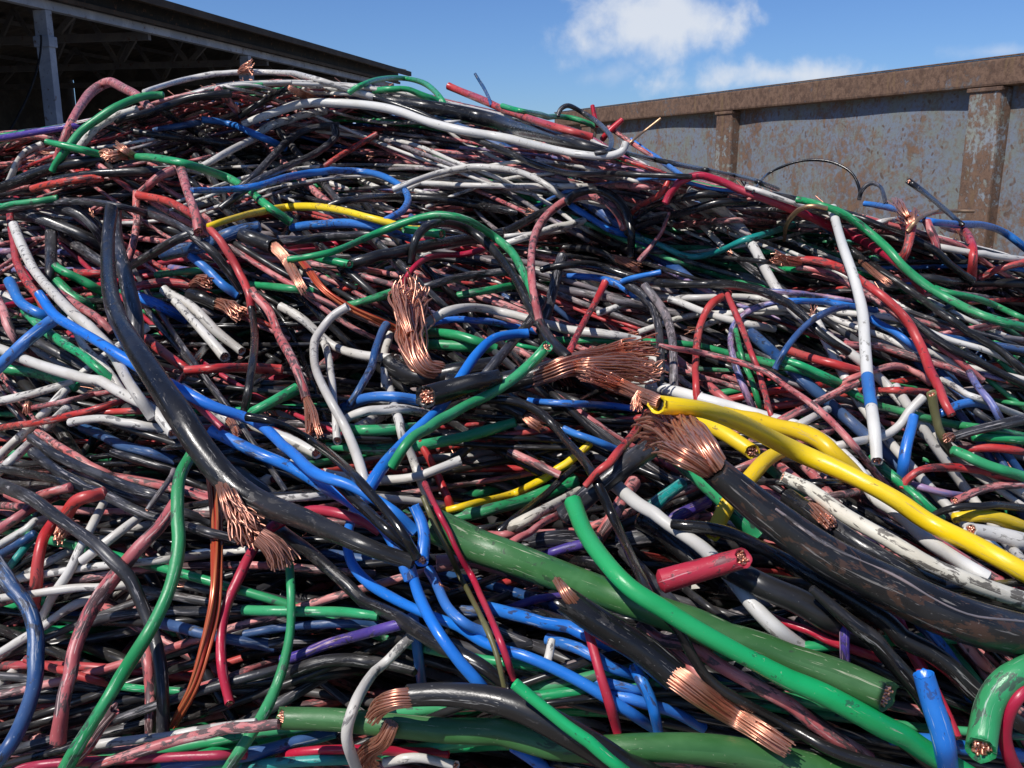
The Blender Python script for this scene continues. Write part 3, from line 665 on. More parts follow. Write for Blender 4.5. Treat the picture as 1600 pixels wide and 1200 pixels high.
def catmull(P, step):
    P = np.asarray(P, float)
    if len(P) == 2: P = np.array([P[0], (P[0] + P[1]) / 2, P[1]])
    Q = np.vstack([2 * P[0] - P[1], P, 2 * P[-1] - P[-2]])
    out = []
    par = []
    for i in range(1, len(Q) - 2):
        p0, p1, p2, p3 = Q[i - 1:i + 3]
        t0 = 0.; t1 = t0 + np.linalg.norm(p1 - p0) ** .5; t2 = t1 + np.linalg.norm(p2 - p1) ** .5; t3 = t2 + np.linalg.norm(p3 - p2) ** .5
        n = max(2, int(np.linalg.norm(p2 - p1) / step) + 1)
        t = np.linspace(t1, t2, n, endpoint=False)[:, None]
        A1 = (t1 - t) / (t1 - t0) * p0 + (t - t0) / (t1 - t0) * p1
        A2 = (t2 - t) / (t2 - t1) * p1 + (t - t1) / (t2 - t1) * p2
        A3 = (t3 - t) / (t3 - t2) * p2 + (t - t2) / (t3 - t2) * p3
        B1 = (t2 - t) / (t2 - t0) * A1 + (t - t0) / (t2 - t0) * A2
        B2 = (t3 - t) / (t3 - t1) * A2 + (t - t1) / (t3 - t1) * A3
        out.append((t2 - t) / (t2 - t1) * B1 + (t - t1) / (t2 - t1) * B2)
        par.append(i - 1 + np.linspace(0, 1, n, endpoint=False))
    out.append(P[-1:]); par.append(np.array([len(P) - 1.0]))
    C = np.vstack(out); par = np.concatenate(par)
    L = np.concatenate([[0], np.cumsum(np.linalg.norm(np.diff(C, axis=0), axis=1))])
    m = max(4, int(L[-1] / step) + 1); s = np.linspace(0, L[-1], m)
    return np.stack([np.interp(s, L, C[:, 0]), np.interp(s, L, C[:, 1])], 1), np.interp(s, L, par), s

def gsm(y, sig):
    if sig < .4: return y
    k = int(3 * sig) + 1; x = np.arange(-k, k + 1); w = np.exp(-x * x / (2 * sig * sig)); w /= w.sum()
    return np.convolve(np.pad(y, k, mode='edge'), w, 'valid')
def erode(y, k):
    k = int(k)
    if k < 1: return y
    p = np.pad(y, k, mode='edge')
    return np.min(np.lib.stride_tricks.sliding_window_view(p, 2 * k + 1), axis=1)

def drape(C, W, stiff=2.2, floor=False, sinks=(False, False), lift=0.0, stamp=True, sinkdepth=2.4, lifts=(0, 0)):
    """depth profile of a cable laid over everything already in the heap; C pixel path, W pixel widths"""
    step = np.linalg.norm(C[1] - C[0])
    Tn = np.gradient(C, axis=0); Tn /= np.linalg.norm(Tn, axis=1)[:, None] + 1e-9
    N = np.stack([-Tn[:, 1], Tn[:, 0]], 1)
    d = np.min([sample(C[:, 0] + N[:, 0] * W * o, C[:, 1] + N[:, 1] * W * o) for o in (-.42, -.2, 0, .2, .42)], axis=0)
    if floor: d = np.minimum(d, depth0(C[:, 0], C[:, 1]) + .35 * hollow(C[:, 0], C[:, 1]))
    rw = .5 * W / F * d
    tgt = d - rw * .92 - lift
    k = stiff * np.median(W) / step
    y = gsm(erode(tgt, k), k * .55)
    y = np.minimum(y, gsm(tgt, max(.6, k * .12)))
    y = gsm(y, max(.8, .5 * np.median(W) / step))
    r = .5 * W / F * y
    n = len(C); s = np.arange(n) * step
    for e in (0, 1):
        if sinks[e]:
            ds = s if e == 0 else s[-1] - s
            span = min(3.2 * np.median(W), s[-1] * .33)
            q = np.clip(1 - ds / span, 0, 1)
            y = y + q * q * (3 - 2 * q) * r * sinkdepth
        elif lifts[e]:
            ds = s if e == 0 else s[-1] - s
            q = np.clip(1 - ds / min(4.0 * np.median(W), s[-1] * .4), 0, 1)
            y = y - q * q * r * lifts[e]
    r = .5 * W / F * y
    if stamp:
        ids = range(0, n, max(1, int(np.median(W) * .22 / step)))
        for i in ids:
            R = max(1.0, W[i] * .5 / CELL)
            ci = (C[i, 0] - U0) / CELL; cj = (C[i, 1] - V0) / CELL
            i0, i1 = int(ci - R), int(ci + R) + 2; j0, j1 = int(cj - R), int(cj + R) + 2
            if i1 <= 0 or j1 <= 0 or i0 >= gw or j0 >= gh: continue
            i0 = max(i0, 0); j0 = max(j0, 0); i1 = min(i1, gw); j1 = min(j1, gh)
            xx = (np.arange(i0, i1) + .5 - ci)[None, :]; yy = (np.arange(j0, j1) + .5 - cj)[:, None]
            q = 1 - (xx * xx + yy * yy) / (R * R)
            b = np.where(q > 0, y[i] - r[i] * np.sqrt(np.clip(q, 0, 1)), 1e9)
            BUF[j0:j1, i0:i1] = np.minimum(BUF[j0:j1, i0:i1], b)
    return y, r

# ------------------------------------------------------------------ the mass of smaller cables underneath (stuff)
KEYS = list(M.keys())
FILLP = {'K': .33, 'C': .17, 'P': .17, 'R': .035, 'W': .085, 'G': .04, 'B': .015, 'N': .025, 'A': .06, 'M': .008, 'T': .004, 'L': .006}
FARP = {'K': .20, 'C': .10, 'P': .23, 'R': .04, 'W': .24, 'G': .07, 'B': .012, 'N': .02, 'A': .09, 'M': .008, 'T': .004, 'L': .012}
fk = list(FILLP); fp = np.array([FILLP[k] for k in fk]); fp /= fp.sum(); fq = np.array([FARP[k] for k in fk]); fq /= fq.sum()

def flow(u, v):
    """main lie of the cables at a place, in the plane of the picture"""
    a = 0.10 + .38 * np.clip((u - 700) / 700, 0, 1) * np.clip((v - 250) / 200, 0, 1)
    if v < 300 and u < 450: a = -.35
    if v < 300 and u >= 450: a = .22
    if 600 > v > 330 and u < 420: a = .55
    if v > 780 and u < 400: a = -.35
    if v > 880 and 400 < u < 900: a = .25
    return a

mass = MB()
slots = fk + ['cu', 'base']
def fill_bundle(u, v, spread, dmin, dmax, lmin, lmax, stiff, bend):
    """one to four like cables lying side by side"""
    D = float(depth0(u, v)); sc = F / D
    dia = rng.uniform(dmin, dmax); W = dia * sc
    L = rng.uniform(lmin, lmax) * sc
    spread *= .5 + .5 * np.clip((v - crest(u)) / 380, 0, 1)
    a = flow(u, v) + np.clip(rng.normal(0, spread), -2.2 * spread, 2.2 * spread) + (math.pi if rng.random() < .5 else 0)
    k1 = rng.normal(0, .3) * bend; n = 7
    pts = [(u, v)]; x, y = u, v; th = a - k1
    for i in range(n):
        x += L / n * math.cos(th); y += L / n * math.sin(th) * .85
        th += k1 * 2 / n + rng.normal(0, .07) * bend; pts.append((x, y))
    P0 = np.array(pts); P0 -= P0.mean(0) - np.array([u, v])
    c = fk[rng.choice(len(fk), p=fq if v < crest(u) + 260 else fp)]
    cnt = int(rng.choice([1, 1, 2, 2, 3, 4]))
    nx, ny = -math.sin(a), math.cos(a)
    for g in range(cnt):
        P = P0 + np.array([nx, ny]) * (g - (cnt - 1) / 2) * W * 1.08 + rng.normal(0, W * .25, P0.shape)
        P = P + np.array([math.cos(a), math.sin(a)]) * rng.normal(0, .12) * L
        cc = c if rng.random() < .7 else fk[rng.choice(len(fk), p=fq if v < crest(u) + 260 else fp)]
        # keep it on the near side of the crest
        P[:, 1] = np.maximum(P[:, 1], crest(P[:, 0]) + W * .5 + rng.uniform(0, 3))
        C, par, s = catmull(P, max(3.5, W * .55))
        Ws = np.full(len(C), W)
        hid = rng.random() < .55
        y, r = drape(C, Ws, stiff, sinks=(hid, hid), sinkdepth=1.8)
        X = at(C[:, 0], C[:, 1], y)
        mass.tube(X, r, 7 if W < 14 else 9, slots.index(cc), uoff=float(rng.uniform(0, 400)))
        if not hid:
            T = X[-1] - X[-2]; T /= np.linalg.norm(T)
            for q in range(8):
                o = rng.normal(0, .35, 3) * r[-1]; e = T * r[-1] * rng.uniform(1, 6) + rng.normal(0, .8, 3) * r[-1]
                mass.tube(np.array([X[-1] + o, X[-1] + o + e * .5, X[-1] + o + e + rng.normal(0, .4, 3) * r[-1]]), r[-1] * .15, 4, slots.index('cu'), uoff=float(rng.uniform(0, 50)))

def scatter(n, vpow, **kw):
    k = 0
    while k < n:
        u = rng.uniform(-230, 1830)
        s = crest(u) + 4
        t = rng.random() ** vpow
        v = s + (1400 - s) * t
        fill_bundle(u, v, **kw); k += 1
scatter(NFILL[0], 1.3, spread=.50, dmin=.012, dmax=.023, lmin=.5, lmax=1.1, stiff=2.2, bend=1.3)
scatter(NFILL[1], 1.6, spread=.36, dmin=.011, dmax=.020, lmin=.5, lmax=1.2, stiff=2.6, bend=1.1)
scatter(NFILL[2], 2.3, spread=.36, dmin=.010, dmax=.018, lmin=.7, lmax=1.7, stiff=2.6, bend=.9)
scatter(NFILL[3], 2.6, spread=.30, dmin=.009, dmax=.015, lmin=.8, lmax=1.9, stiff=2.6, bend=.9)

# ------------------------------------------------------------------ the cables one can tell apart
def parse(txt):
    for ln in txt.strip().splitlines():
        f = ln.split('|'); pts = np.array([[float(a) for a in p.split(',')] for p in f[-2].split()]) if '#' else None
        yield f
cables = []
for f in (l.split('|') for l in TRACES.strip().splitlines()):
    pts = np.array([[float(a) for a in p.split(',')] for p in f[4].split()])
    cables.append(dict(c=f[0], w=[float(x) for x in f[1].split(',')], z=int(f[2]), e=f[3], pts=pts, label=f[5], tufts=[]))
tufts = []
for f in (l.split('|') for l in TUFTS.strip().splitlines()):
    pts = np.array([[float(a) for a in p.split(',')] for p in f[5].split()])
    own = [c for c in cables if c['label'].startswith(f[0])]
    if len(own) != 1: print('TUFT?', f[0], len(own))
    if own: own[0]['tufts'].append((float(f[1]), float(f[2]), int(f[3]), float(f[4]), pts))
cables.sort(key=lambda c: c['z'])

def wires_at(mb, c0, T, A, B, r, depth, n, sl):
    """the cut face of a stranded core: packed wire ends"""
    rw = r / (1.06 * math.sqrt(n)) * 1.0
    T0 = T[1]; T = T[0]
    for i in range(n):
        rr = r * math.sqrt((i + .5) / n) * .90; an = i * 2.39996
        p = c0 + A * math.cos(an) * rr + B * math.sin(an) * rr
        p = p + T0 * ((p - c0) @ sl)
        j = rng.uniform(-.15, .35) * r
        mb.tube(np.array([p - T * depth, p + T * (j * .5), p + T * j + rng.normal(0, .06, 3) * r]), rw, 6, 0, uoff=float(rng.uniform(0, 50)))

def strands(mb, X, r0, r1, n, curl, tip=.9):
    """a combed or frayed brush of copper wires along the axis X"""
    m = len(X); t = np.linspace(0, 1, m)
    T, A, B = frames(X)
    rad = r0 + (r1 - r0) * t
    n = int(n * 1.4)
    rw = max(.0005, min(.0015, max(r0, r1 * .6) / (1.05 * math.sqrt(n))))
    lobes = rng.normal(0, .35, (5, 3)) * curl
    for i in range(n):
        q = math.sqrt((i + .5) / n); an = i * 2.39996
        lb = lobes[int((an % 6.2832) / 6.2832 * 5) % 5]
        ph = rng.uniform(0, 6.28, 4); am = rng.normal(0, 1, 4) * curl
        L = int(m * rng.uniform(.62, 1.0)) if n > 6 else m
        L = max(4, L)
        a2 = an + t * rng.normal(.6, .35) + am[0] * .5 * np.sin(t * 3 + ph[0])
        q2 = q * (.92 + .25 * am[1] * t * np.sin(t * 5 + ph[1]))
        P = X + (rad * q2)[:, None] * (np.cos(a2)[:, None] * A + np.sin(a2)[:, None] * B)
        P = P + (r1 * (.5 * am[2] * t ** 2 * np.sin(t * 7 + ph[2]) + .10 * curl * t * np.sin(t * 19 + ph[0])))[:, None] * A + (r1 * (.5 * am[3] * t ** 2 * np.cos(t * 6 + ph[3]) + .10 * curl * t * np.cos(t * 17 + ph[1])))[:, None] * B
        P = P + (r1 * lb[0] * t ** 1.5)[:, None] * A + (r1 * lb[1] * t ** 1.5)[:, None] * B + (r1 * lb[2] * t ** 2)[:, None] * T
        mb.tube(P[:L], rw * rng.uniform(.85, 1.2), 5, 0, uoff=float(rng.uniform(0, 60)))

GROUP = 'scrap cables lying in the pile'
for ci, c in enumerate(cables):
    wm = float(np.median(c['w']))
    step = max(2.5, wm * .22)
    C, par, s = catmull(c['pts'], step)
    k = len(c['pts']) - 1
    W = np.interp(s / s[-1], np.linspace(0, 1, len(c['w'])), c['w'])
    n = len(C)
    # a cable is never a perfect curve
    Tn = np.gradient(C, axis=0); Tn /= np.linalg.norm(Tn, axis=1)[:, None] + 1e-9
    wob = gsm(rng.normal(0, 1, n), 2.2 * wm / step); wob *= .07 * wm / (np.abs(wob).max() + 1e-6)
    for _k in range(int(rng.integers(0, 3)) if s[-1] > 9 * wm else 0):
        k0 = rng.uniform(.2, .8) * s[-1]; wd = rng.uniform(1.2, 2.6) * wm
        wob = wob + rng.normal(0, .10) * wm * np.clip(1 - np.abs(s - k0) / wd, 0, 1) ** 1.2
    C = C + np.stack([-Tn[:, 1], Tn[:, 0]], 1) * wob[:, None]
    sinks = (c['e'][0] == 'h', c['e'][1] == 'h')
    stiff = 2.0 + .35 * (c['z'] - 5)
    y, r = drape(C, W, max(1.6, stiff), c['z'] >= 6, sinks, lift=.004 if c['z'] >= 8 else 0,
                 lifts=tuple({'c': .9, 'o': .1, 'j': .5}.get(q, 0) if not c['tufts'] else 0 for q in c['e']))
    X = at(C[:, 0], C[:, 1], y)
    r = r * (1 + np.clip(gsm(rng.normal(0, .22, n), 1.3 * wm / step), -.14, .14))
    mid = X[n // 2]
    sides = 22 if wm > 28 else 16 if wm > 15 else 12
    uo = float(rng.uniform(0, 400))
    simple = c['e'][0] in 'hp' and c['e'][1] in 'hp' and not c['tufts']
    fr0 = frames(X); ang_ = np.linspace(0, 2 * math.pi, sides, endpoint=False)
    jacket = MB(); core = MB(); inside = MB(); brushes = []
    cap = [True, True]; jag = [None, None]; slant = [np.zeros(3), np.zeros(3)]
    for e in (0, 1):
        if c['e'][e] in 'coj':
            cap[e] = False
            am = {'c': .16, 'o': .10, 'j': .45}[c['e'][e]]
            jg = rng.normal(0, 1, sides); jg = (jg + np.roll(jg, 1)) * .6
            jag[e] = np.abs(jg) * am * r[0 if e == 0 else -1] * (-1 if e == 0 else 1)
            i = 0 if e == 0 else n - 1           # sheared at a slant
            tc = CAM - X[i]; tc /= np.linalg.norm(tc); tc = tc - fr0[0][i] * tc.dot(fr0[0][i])
            slant[e] = tc * (rng.uniform(.35, .75) if c['e'][e] == 'c' else .12) * (1 if e == 0 else -1)
            off = r[i] * (np.cos(ang_)[:, None] * fr0[1][i] + np.sin(ang_)[:, None] * fr0[2][i])
            jag[e] = jag[e] + off @ slant[e]
    if c['c'] == 'O':      # a bundle of single wires side by side
        T, A, B = frames(X); tt = np.linspace(0, 1, n)
        for q in range(11):
            an = q * 2.39996 + tt * (1.5 + .8 * rng.normal()) ; rr = r * .74 * math.sqrt((q + .4) / 11) * (1 + .25 * np.sin(tt * rng.uniform(4, 9) + q))
            jacket.tube(X + rr[:, None] * (np.cos(an)[:, None] * A + np.sin(an)[:, None] * B), r * .27, 7, 0, uoff=float(rng.uniform(0, 300)))
        tag(jacket.build('wire_bundle', M['O'], origin=mid), c['label'], 'wire bundle', GROUP)
        continue
    V, fr = jacket.tube(X, r, sides, 0, uoff=uo, frame=fr0, rim=jag, cap=cap)
    T, A, B = fr
    for e, (i, sg) in enumerate(((0, -1), (n - 1, 1))):
        if c['e'][e] in 'coj':
            ring = V[i]; wall = .74 if c['e'][e] != 'o' else .80
            inner = X[i] + (ring - X[i]) * wall
            deep = inner - sg * T[i] * r[i] * (.5 if c['e'][e] == 'c' else 2.2)
            VV = np.stack([ring, inner, deep]); VV = VV if e == 1 else VV[::-1]
            jacket.grid(VV, True, np.array([0, .3, .8]) * r[i] + uo, np.linspace(0, 6.28 * r[i], sides + 1), 0)
            if c['e'][e] == 'c':
                nw = 7 if W[i] < 16 else 14 if W[i] < 26 else 30
                if not any(np.hypot(*(tf[4][0] - C[i])) < W[i] for tf in c['tufts']) :
                    wires_at(core, X[i] - sg * T[i] * r[i] * .12, (sg * T[i], T[i]), A[i], B[i], r[i] * wall * .96, r[i] * .35, nw, slant[e])
            back = deep if c['e'][e] != 'c' else X[i] + (deep - X[i]) * 1.0
            cen = X[i] - sg * T[i] * r[i] * (.5 if c['e'][e] == 'c' else 2.2)
            VV = np.stack([back, np.broadcast_to(cen, back.shape) + (back - cen) * .02]); VV = VV if e == 1 else VV[::-1]
            inside.grid(VV, True, np.array([0, .3]), np.linspace(0, 1, sides + 1), 0)
    for (w0, w1, nn, curl, tp) in c['tufts']:
        TC, _, ts = catmull(tp, max(3.0, w0 * .12))
        TW = np.interp(ts / ts[-1], [0, 1], [w0, w1])
        ty, tr = drape(TC, TW * .9, 1.0, stamp=True)
        # leave the jacket at the depth it has there
        j = int(np.argmin(np.hypot(C[:, 0] - TC[0, 0], C[:, 1] - TC[0, 1])))
        if np.hypot(*(C[j] - TC[0])) < max(W[j], 14):
            bl = np.clip(1 - ts / (1.2 * w0 + 6), 0, 1); ty = ty * (1 - bl) + y[j] * bl
        TX = at(TC[:, 0], TC[:, 1], ty)
        st = MB(); brushes.append(st); strands(st, TX, .5 * w0 / F * ty[0], .5 * w1 / F * ty[-1], nn, curl)
    if simple:
        o = jacket.build('cable', M[c['c']], origin=mid)
        tag(o, c['label'], 'cable', GROUP)
    else:
        root = empty('cable', mid); tag(root, c['label'], 'cable', GROUP)
        jacket.build('insulation', M[c['c']], root, mid)
        if c['label'].startswith('tall white'):
            q = (C[:, 1] > 588) & (C[:, 1] < 640)
            if q.sum() > 3:
                tb = MB(); tb.tube(X[q], r[q] * 1.05, sides, 0, uoff=5, cap=(False, False)); tb.build('blue_tape', M['B'], root, mid)
        if c['c'] == 'H':        # a pale split running along the upper side
            a_, b_ = int(n * .18), n - 2; q = np.arange(a_, b_)
            up = CAM - X[q]; up /= np.linalg.norm(up, axis=1)[:, None]; up = up + np.array([0, .3, .75]); up -= T[q] * (up * T[q]).sum(1)[:, None]; up /= np.linalg.norm(up, axis=1)[:, None]
            sd = np.cross(T[q], up); wv = gsm(rng.normal(0, .5, len(q)), 3)[:, None]
            dr = up + sd * (wv + .1); dr /= np.linalg.norm(dr, axis=1)[:, None]
            sm = MB(); sm.tube(X[q] + dr * (r[q] * .995)[:, None], .0009 * (1 + .8 * gsm(rng.normal(0, 1, len(q)), 1.5)).clip(.3, 2), 5, 0, uoff=3)
            sm.build('split_seam', M['A'], root, mid)
        if core.n: core.build('copper_core', CU, root, mid)
        if inside.n: inside.build('hollow_end', HOLLOW, root, mid)
        for st in brushes: st.build('copper_strands', CU_D if 'big scuffed' in c['label'] else CU, root, mid)

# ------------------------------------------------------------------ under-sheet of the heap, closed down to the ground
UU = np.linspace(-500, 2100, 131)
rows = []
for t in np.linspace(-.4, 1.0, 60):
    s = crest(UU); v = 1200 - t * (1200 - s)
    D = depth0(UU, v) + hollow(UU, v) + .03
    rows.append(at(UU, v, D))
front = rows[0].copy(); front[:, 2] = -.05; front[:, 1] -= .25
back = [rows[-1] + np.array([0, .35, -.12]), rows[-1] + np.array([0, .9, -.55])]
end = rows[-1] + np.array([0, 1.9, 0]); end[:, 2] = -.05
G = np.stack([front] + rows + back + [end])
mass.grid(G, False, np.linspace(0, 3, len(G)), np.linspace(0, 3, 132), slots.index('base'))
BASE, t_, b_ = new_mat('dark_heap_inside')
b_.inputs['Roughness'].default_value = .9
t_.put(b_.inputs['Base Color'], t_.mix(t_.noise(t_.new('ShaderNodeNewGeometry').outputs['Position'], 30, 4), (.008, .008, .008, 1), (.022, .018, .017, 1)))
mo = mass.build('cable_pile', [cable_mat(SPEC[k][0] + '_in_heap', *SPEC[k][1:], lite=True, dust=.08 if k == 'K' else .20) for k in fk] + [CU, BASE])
tag(mo, 'dense tangle of smaller scrap cables filling the heap', 'cable pile', None, 'stuff')
# ------------------------------------------------------------------ boxes for the steelwork
class BX:
    """collects oriented boxes, bevelled; one mesh"""
    def __init__(s): s.b = []
    def box(s, o, ax, ay, az, x0, x1, y0, y1, z0, z1):
        s.b.append((np.array(o, float), ax, ay, az, x0, x1, y0, y1, z0, z1)); return s
    def build(s, name, m, parent=None, origin=None, bevel=.012):
        import bmesh
        bm = bmesh.new()
        for (o, ax, ay, az, x0, x1, y0, y1, z0, z1) in s.b:
            vs = []
            for x, y, z in ((x0,y0,z0),(x1,y0,z0),(x1,y1,z0),(x0,y1,z0),(x0,y0,z1),(x1,y0,z1),(x1,y1,z1),(x0,y1,z1)):
                p = o + ax * x + ay * y + az * z
                if origin is not None: p = p - np.array(origin)
                vs.append(bm.verts.new(p))
            for f in ((0,3,2,1),(4,5,6,7),(0,1,5,4),(1,2,6,5),(2,3,7,6),(3,0,4,7)): bm.faces.new([vs[i] for i in f])
        bmesh.ops.recalc_face_normals(bm, faces=bm.faces)
        if bevel: bmesh.ops.bevel(bm, geom=bm.edges[:], offset=bevel, segments=2, affect='EDGES', profile=.6)
        me = bpy.data.meshes.new(name); bm.to_mesh(me); bm.free(); me.materials.append(m)
        ob = bpy.data.objects.new(name, me); COL.objects.link(ob)
        if parent is not None: ob.parent = parent
        elif origin is not None: ob.location = origin
        return ob
Z = np.array([0, 0, 1.0])
def vp_dir(u, v):
    d = ray(u, v); d = d * np.array([1, 1, 0]); return d / np.linalg.norm(d)
def hit_plane(u, v, p0, nrm):
    d = ray(u, v); return CAM + d * (np.dot(p0 - CAM, nrm) / np.dot(d, nrm))

# rusted, once blue-grey paint
def rust_mat(name, paint, lo, hi, spots=.8, streak=.22):
    m, t, b = new_mat(name)
    tc = t.new('ShaderNodeTexCoord').outputs['Object']
    n1 = t.noise(tc, 1.05, 8, .66, .7); n2 = t.noise(tc, 17, 6, .68, .3)
    n3 = t.noise(t.vmath('MULTIPLY', tc, (7, 7, 1.1)), 1.6, 5, .6, .4)
    k = t.math('ADD', t.math('MULTIPLY', n1, .62 - streak), t.math('ADD', t.math('MULTIPLY', n2, .38), t.math('MULTIPLY', n3, streak)))
    f = t.step(k, lo, hi)
    wob = t.new('ShaderNodeTexNoise'); wob.inputs['Scale'].default_value = 6; t.put(wob.inputs['Vector'], tc)
    vor = t.new('ShaderNodeTexVoronoi'); vor.inputs['Scale'].default_value = 12
    t.put(vor.inputs['Vector'], t.vmath('ADD', t.vmath('MULTIPLY', tc, (1, 1, .75)), t.vmath('MULTIPLY', wob.outputs['Color'], (.25, .25, .25))))
    spot = t.math('SUBTRACT', 1, t.step(t.math('ADD', vor.outputs['Distance'], t.math('MULTIPLY', n2, .45)), .36, .52))
    rust = t.mix(t.step(n2, .35, .65), (.085, .050, .035, 1), (.17, .105, .072, 1))
    rust = t.mix(t.math('MULTIPLY', t.step(t.noise(tc, 70, 4, .7), .52, .68), .6), rust, (.045, .030, .024, 1))
    rust = t.mix(t.math('MULTIPLY', t.step(n3, .55, .7), .5), rust, (.17, .11, .055, 1))
    pt = t.mix(t.step(t.noise(tc, 5, 5, .6), .35, .7), c4(paint), (paint[0] * 1.05, paint[1] * .98, paint[2] * .68, 1))
    pt = t.mix(t.math('MULTIPLY', t.step(t.noise(tc, 34, 5, .7), .46, .64), .6), pt, (.15, .125, .095, 1))
    col = t.mix(t.math('MAXIMUM', f, t.math('MULTIPLY', spot, spots)), pt, rust)
    t.put(b.inputs['Base Color'], col)
    t.put(b.inputs['Roughness'], t.math('MULTIPLY_ADD', f, .3, .55))
    b.inputs['Specular IOR Level'].default_value = .3
    bp = t.new('ShaderNodeBump'); bp.inputs['Strength'].default_value = .45; bp.inputs['Distance'].default_value = .005
    t.put(bp.inputs['Height'], t.math('ADD', n2, t.math('MULTIPLY', f, .4))); t.put(b.inputs['Normal'], bp.outputs[0])
    return m
RUST_P = rust_mat('rusty_blue_panel', (.155, .185, .235), .468, .585, .85, .14)
RUST_S = rust_mat('rusty_post_steel', (.22, .25, .29), .43, .50, .6, .25)
RUST_R = rust_mat('rusty_rail_steel', (.18, .205, .25), .34, .47, .5, .1)

# ------------------------------------------------------------------ open-top steel container
def container():
    a = vp_dir(211, 254)                       # along the wall, away from the camera
    nrm = np.array([-a[1], a[0], 0.0])         # out of the wall, toward the camera side
    if np.dot(nrm, ray(1300, 200)) > 0: nrm = -nrm
    top = .80
    e = ray(1600, 85); p1 = CAM + e * (top / e[2])     # a point on the rail's upper front edge
    ztop = CAM[2] + top
    org = np.array([p1[0], p1[1], 0.0])
    root = empty('steel_container', org)
    tag(root, 'long rusty open-top steel container with faded blue panels behind the pile', 'container')
    def sa(u, v):                               # distance along the wall of a pixel on the rail's front plane
        return np.dot(hit_plane(u, v, p1, nrm) - org, a)
    def hz(u, v): return hit_plane(u, v, p1, nrm)[2]
    rail_h = ztop - hz(1600, 130)
    L0, L1 = -3.2, sa(868, 176)
    pd = .125                                    # panel set back behind the rail
    fx = lambda b, *q: b.box(org, a, nrm, Z, *q)
    # panel with a slight bulge between the posts
    posts = [(sa(1098, 200), sa(1141, 200)), (sa(1511, 160), sa(1561, 160))]
    pw = posts[1][1] - posts[1][0]
    sp = posts[0][1] - posts[1][1]
    posts = [(posts[1][1] + sp * k, posts[1][1] + sp * k + abs(pw)) for k in (-1, 0, 1, 2)]
    posts = [(min(p), max(p)) for p in posts]
    m = MB()
    xs = np.linspace(L0, L1, 161); zs = np.linspace(.18, ztop - .02, 25)
    cen = np.array([(p[0] + p[1]) / 2 for p in posts])
    PV = np.zeros((25, 161, 3))
    for j, z in enumerate(zs):
        for i, x in enumerate(xs):
            ph = ((x - cen[1]) / abs(sp)) % 1.0
            bul = math.sin(math.pi * ph) * math.sin(math.pi * (z - .18) / (ztop - .2)) * .03 + .008 * math.sin(x * 3.1 + z * 2.2)
            PV[j, i] = org + a * x + nrm * (-pd + bul) + Z * z
    m.grid(PV, False, zs, np.append(xs, xs[-1]), 0)
    m.build('side_panel', RUST_P, root, org)
    rear = BX(); fx(rear, L0 + .02, L1 - .02, -2.46, -2.42, .18, ztop - .03)
    fx(rear, L0 - .04, L0, -2.46, -pd + .05, .18, ztop - .03); fx(rear, L1, L1 + .04, -2.46, -pd + .05, .18, ztop - .03)
    fx(rear, L0, L1, -2.42, -pd - .05, .14, .18)
    rear.build('far_walls_and_floor', RUST_P, root, org)
    rail = BX(); fx(rail, L0 - .05, L1 + .05, -pd - .03, 0, ztop - rail_h, ztop)
    rail.build('top_rail', RUST_R, root, org, .02)
    lip = BX(); fx(lip, L0 - .05, L1 + .05, -.028, .004, ztop + .002, ztop + .012)
    lip.build('rail_lip', RUST_R, root, org, .003)
    for (x0, x1) in posts:
        pb = BX(); fx(pb, x0, x1, -pd - .02, -.012, .1, ztop - rail_h - .002); po = pb.build('post', RUST_S, root, org, .018)
        cp = BX(); fx(cp, x0 - .015, x1 + .015, -pd + .06, .002, ztop - rail_h - .035, ztop - rail_h - .004); cp.build('weld_plate', RUST_R, po, org, .006)
    sill = BX(); fx(sill, L0, L1, -pd - .02, -.02, .1, .3); sill.build('bottom_rail', RUST_R, root, org, .015)
container()

# ------------------------------------------------------------------ open shed
def steel_mat(name, c, c2, rough=.6):
    m, t, b = new_mat(name)
    tc = t.new('ShaderNodeTexCoord').outputs['Object']
    n = t.noise(tc, 1.7, 6, .65, .4)
    col = t.mix(t.step(n, .42, .64), c4(c), c4(c2))
    col = t.mix(t.math('MULTIPLY', t.step(t.noise(tc, 9, 5, .7), .58, .66), .8), col, (.12, .065, .04, 1))
    t.put(b.inputs['Base Color'], col); b.inputs['Roughness'].default_value = rough; b.inputs['Specular IOR Level'].default_value = .12
    return m
GALV = steel_mat('grey_painted_steel', (.27, .30, .35), (.38, .41, .46))
DARKST = steel_mat('dark_steel', (.012, .012, .013), (.022, .020, .018))
DIMST = steel_mat('dim_grey_steel', (.14, .14, .15), (.19, .185, .18))
FASC = steel_mat('brown_sheet_fascia', (.05, .036, .026), (.075, .056, .04))
ROOFM = steel_mat('dull_roof_sheet', (.085, .078, .07), (.12, .10, .085))
WALLM = steel_mat('sooty_wall_sheet', (.09, .086, .082), (.14, .13, .12), .85)

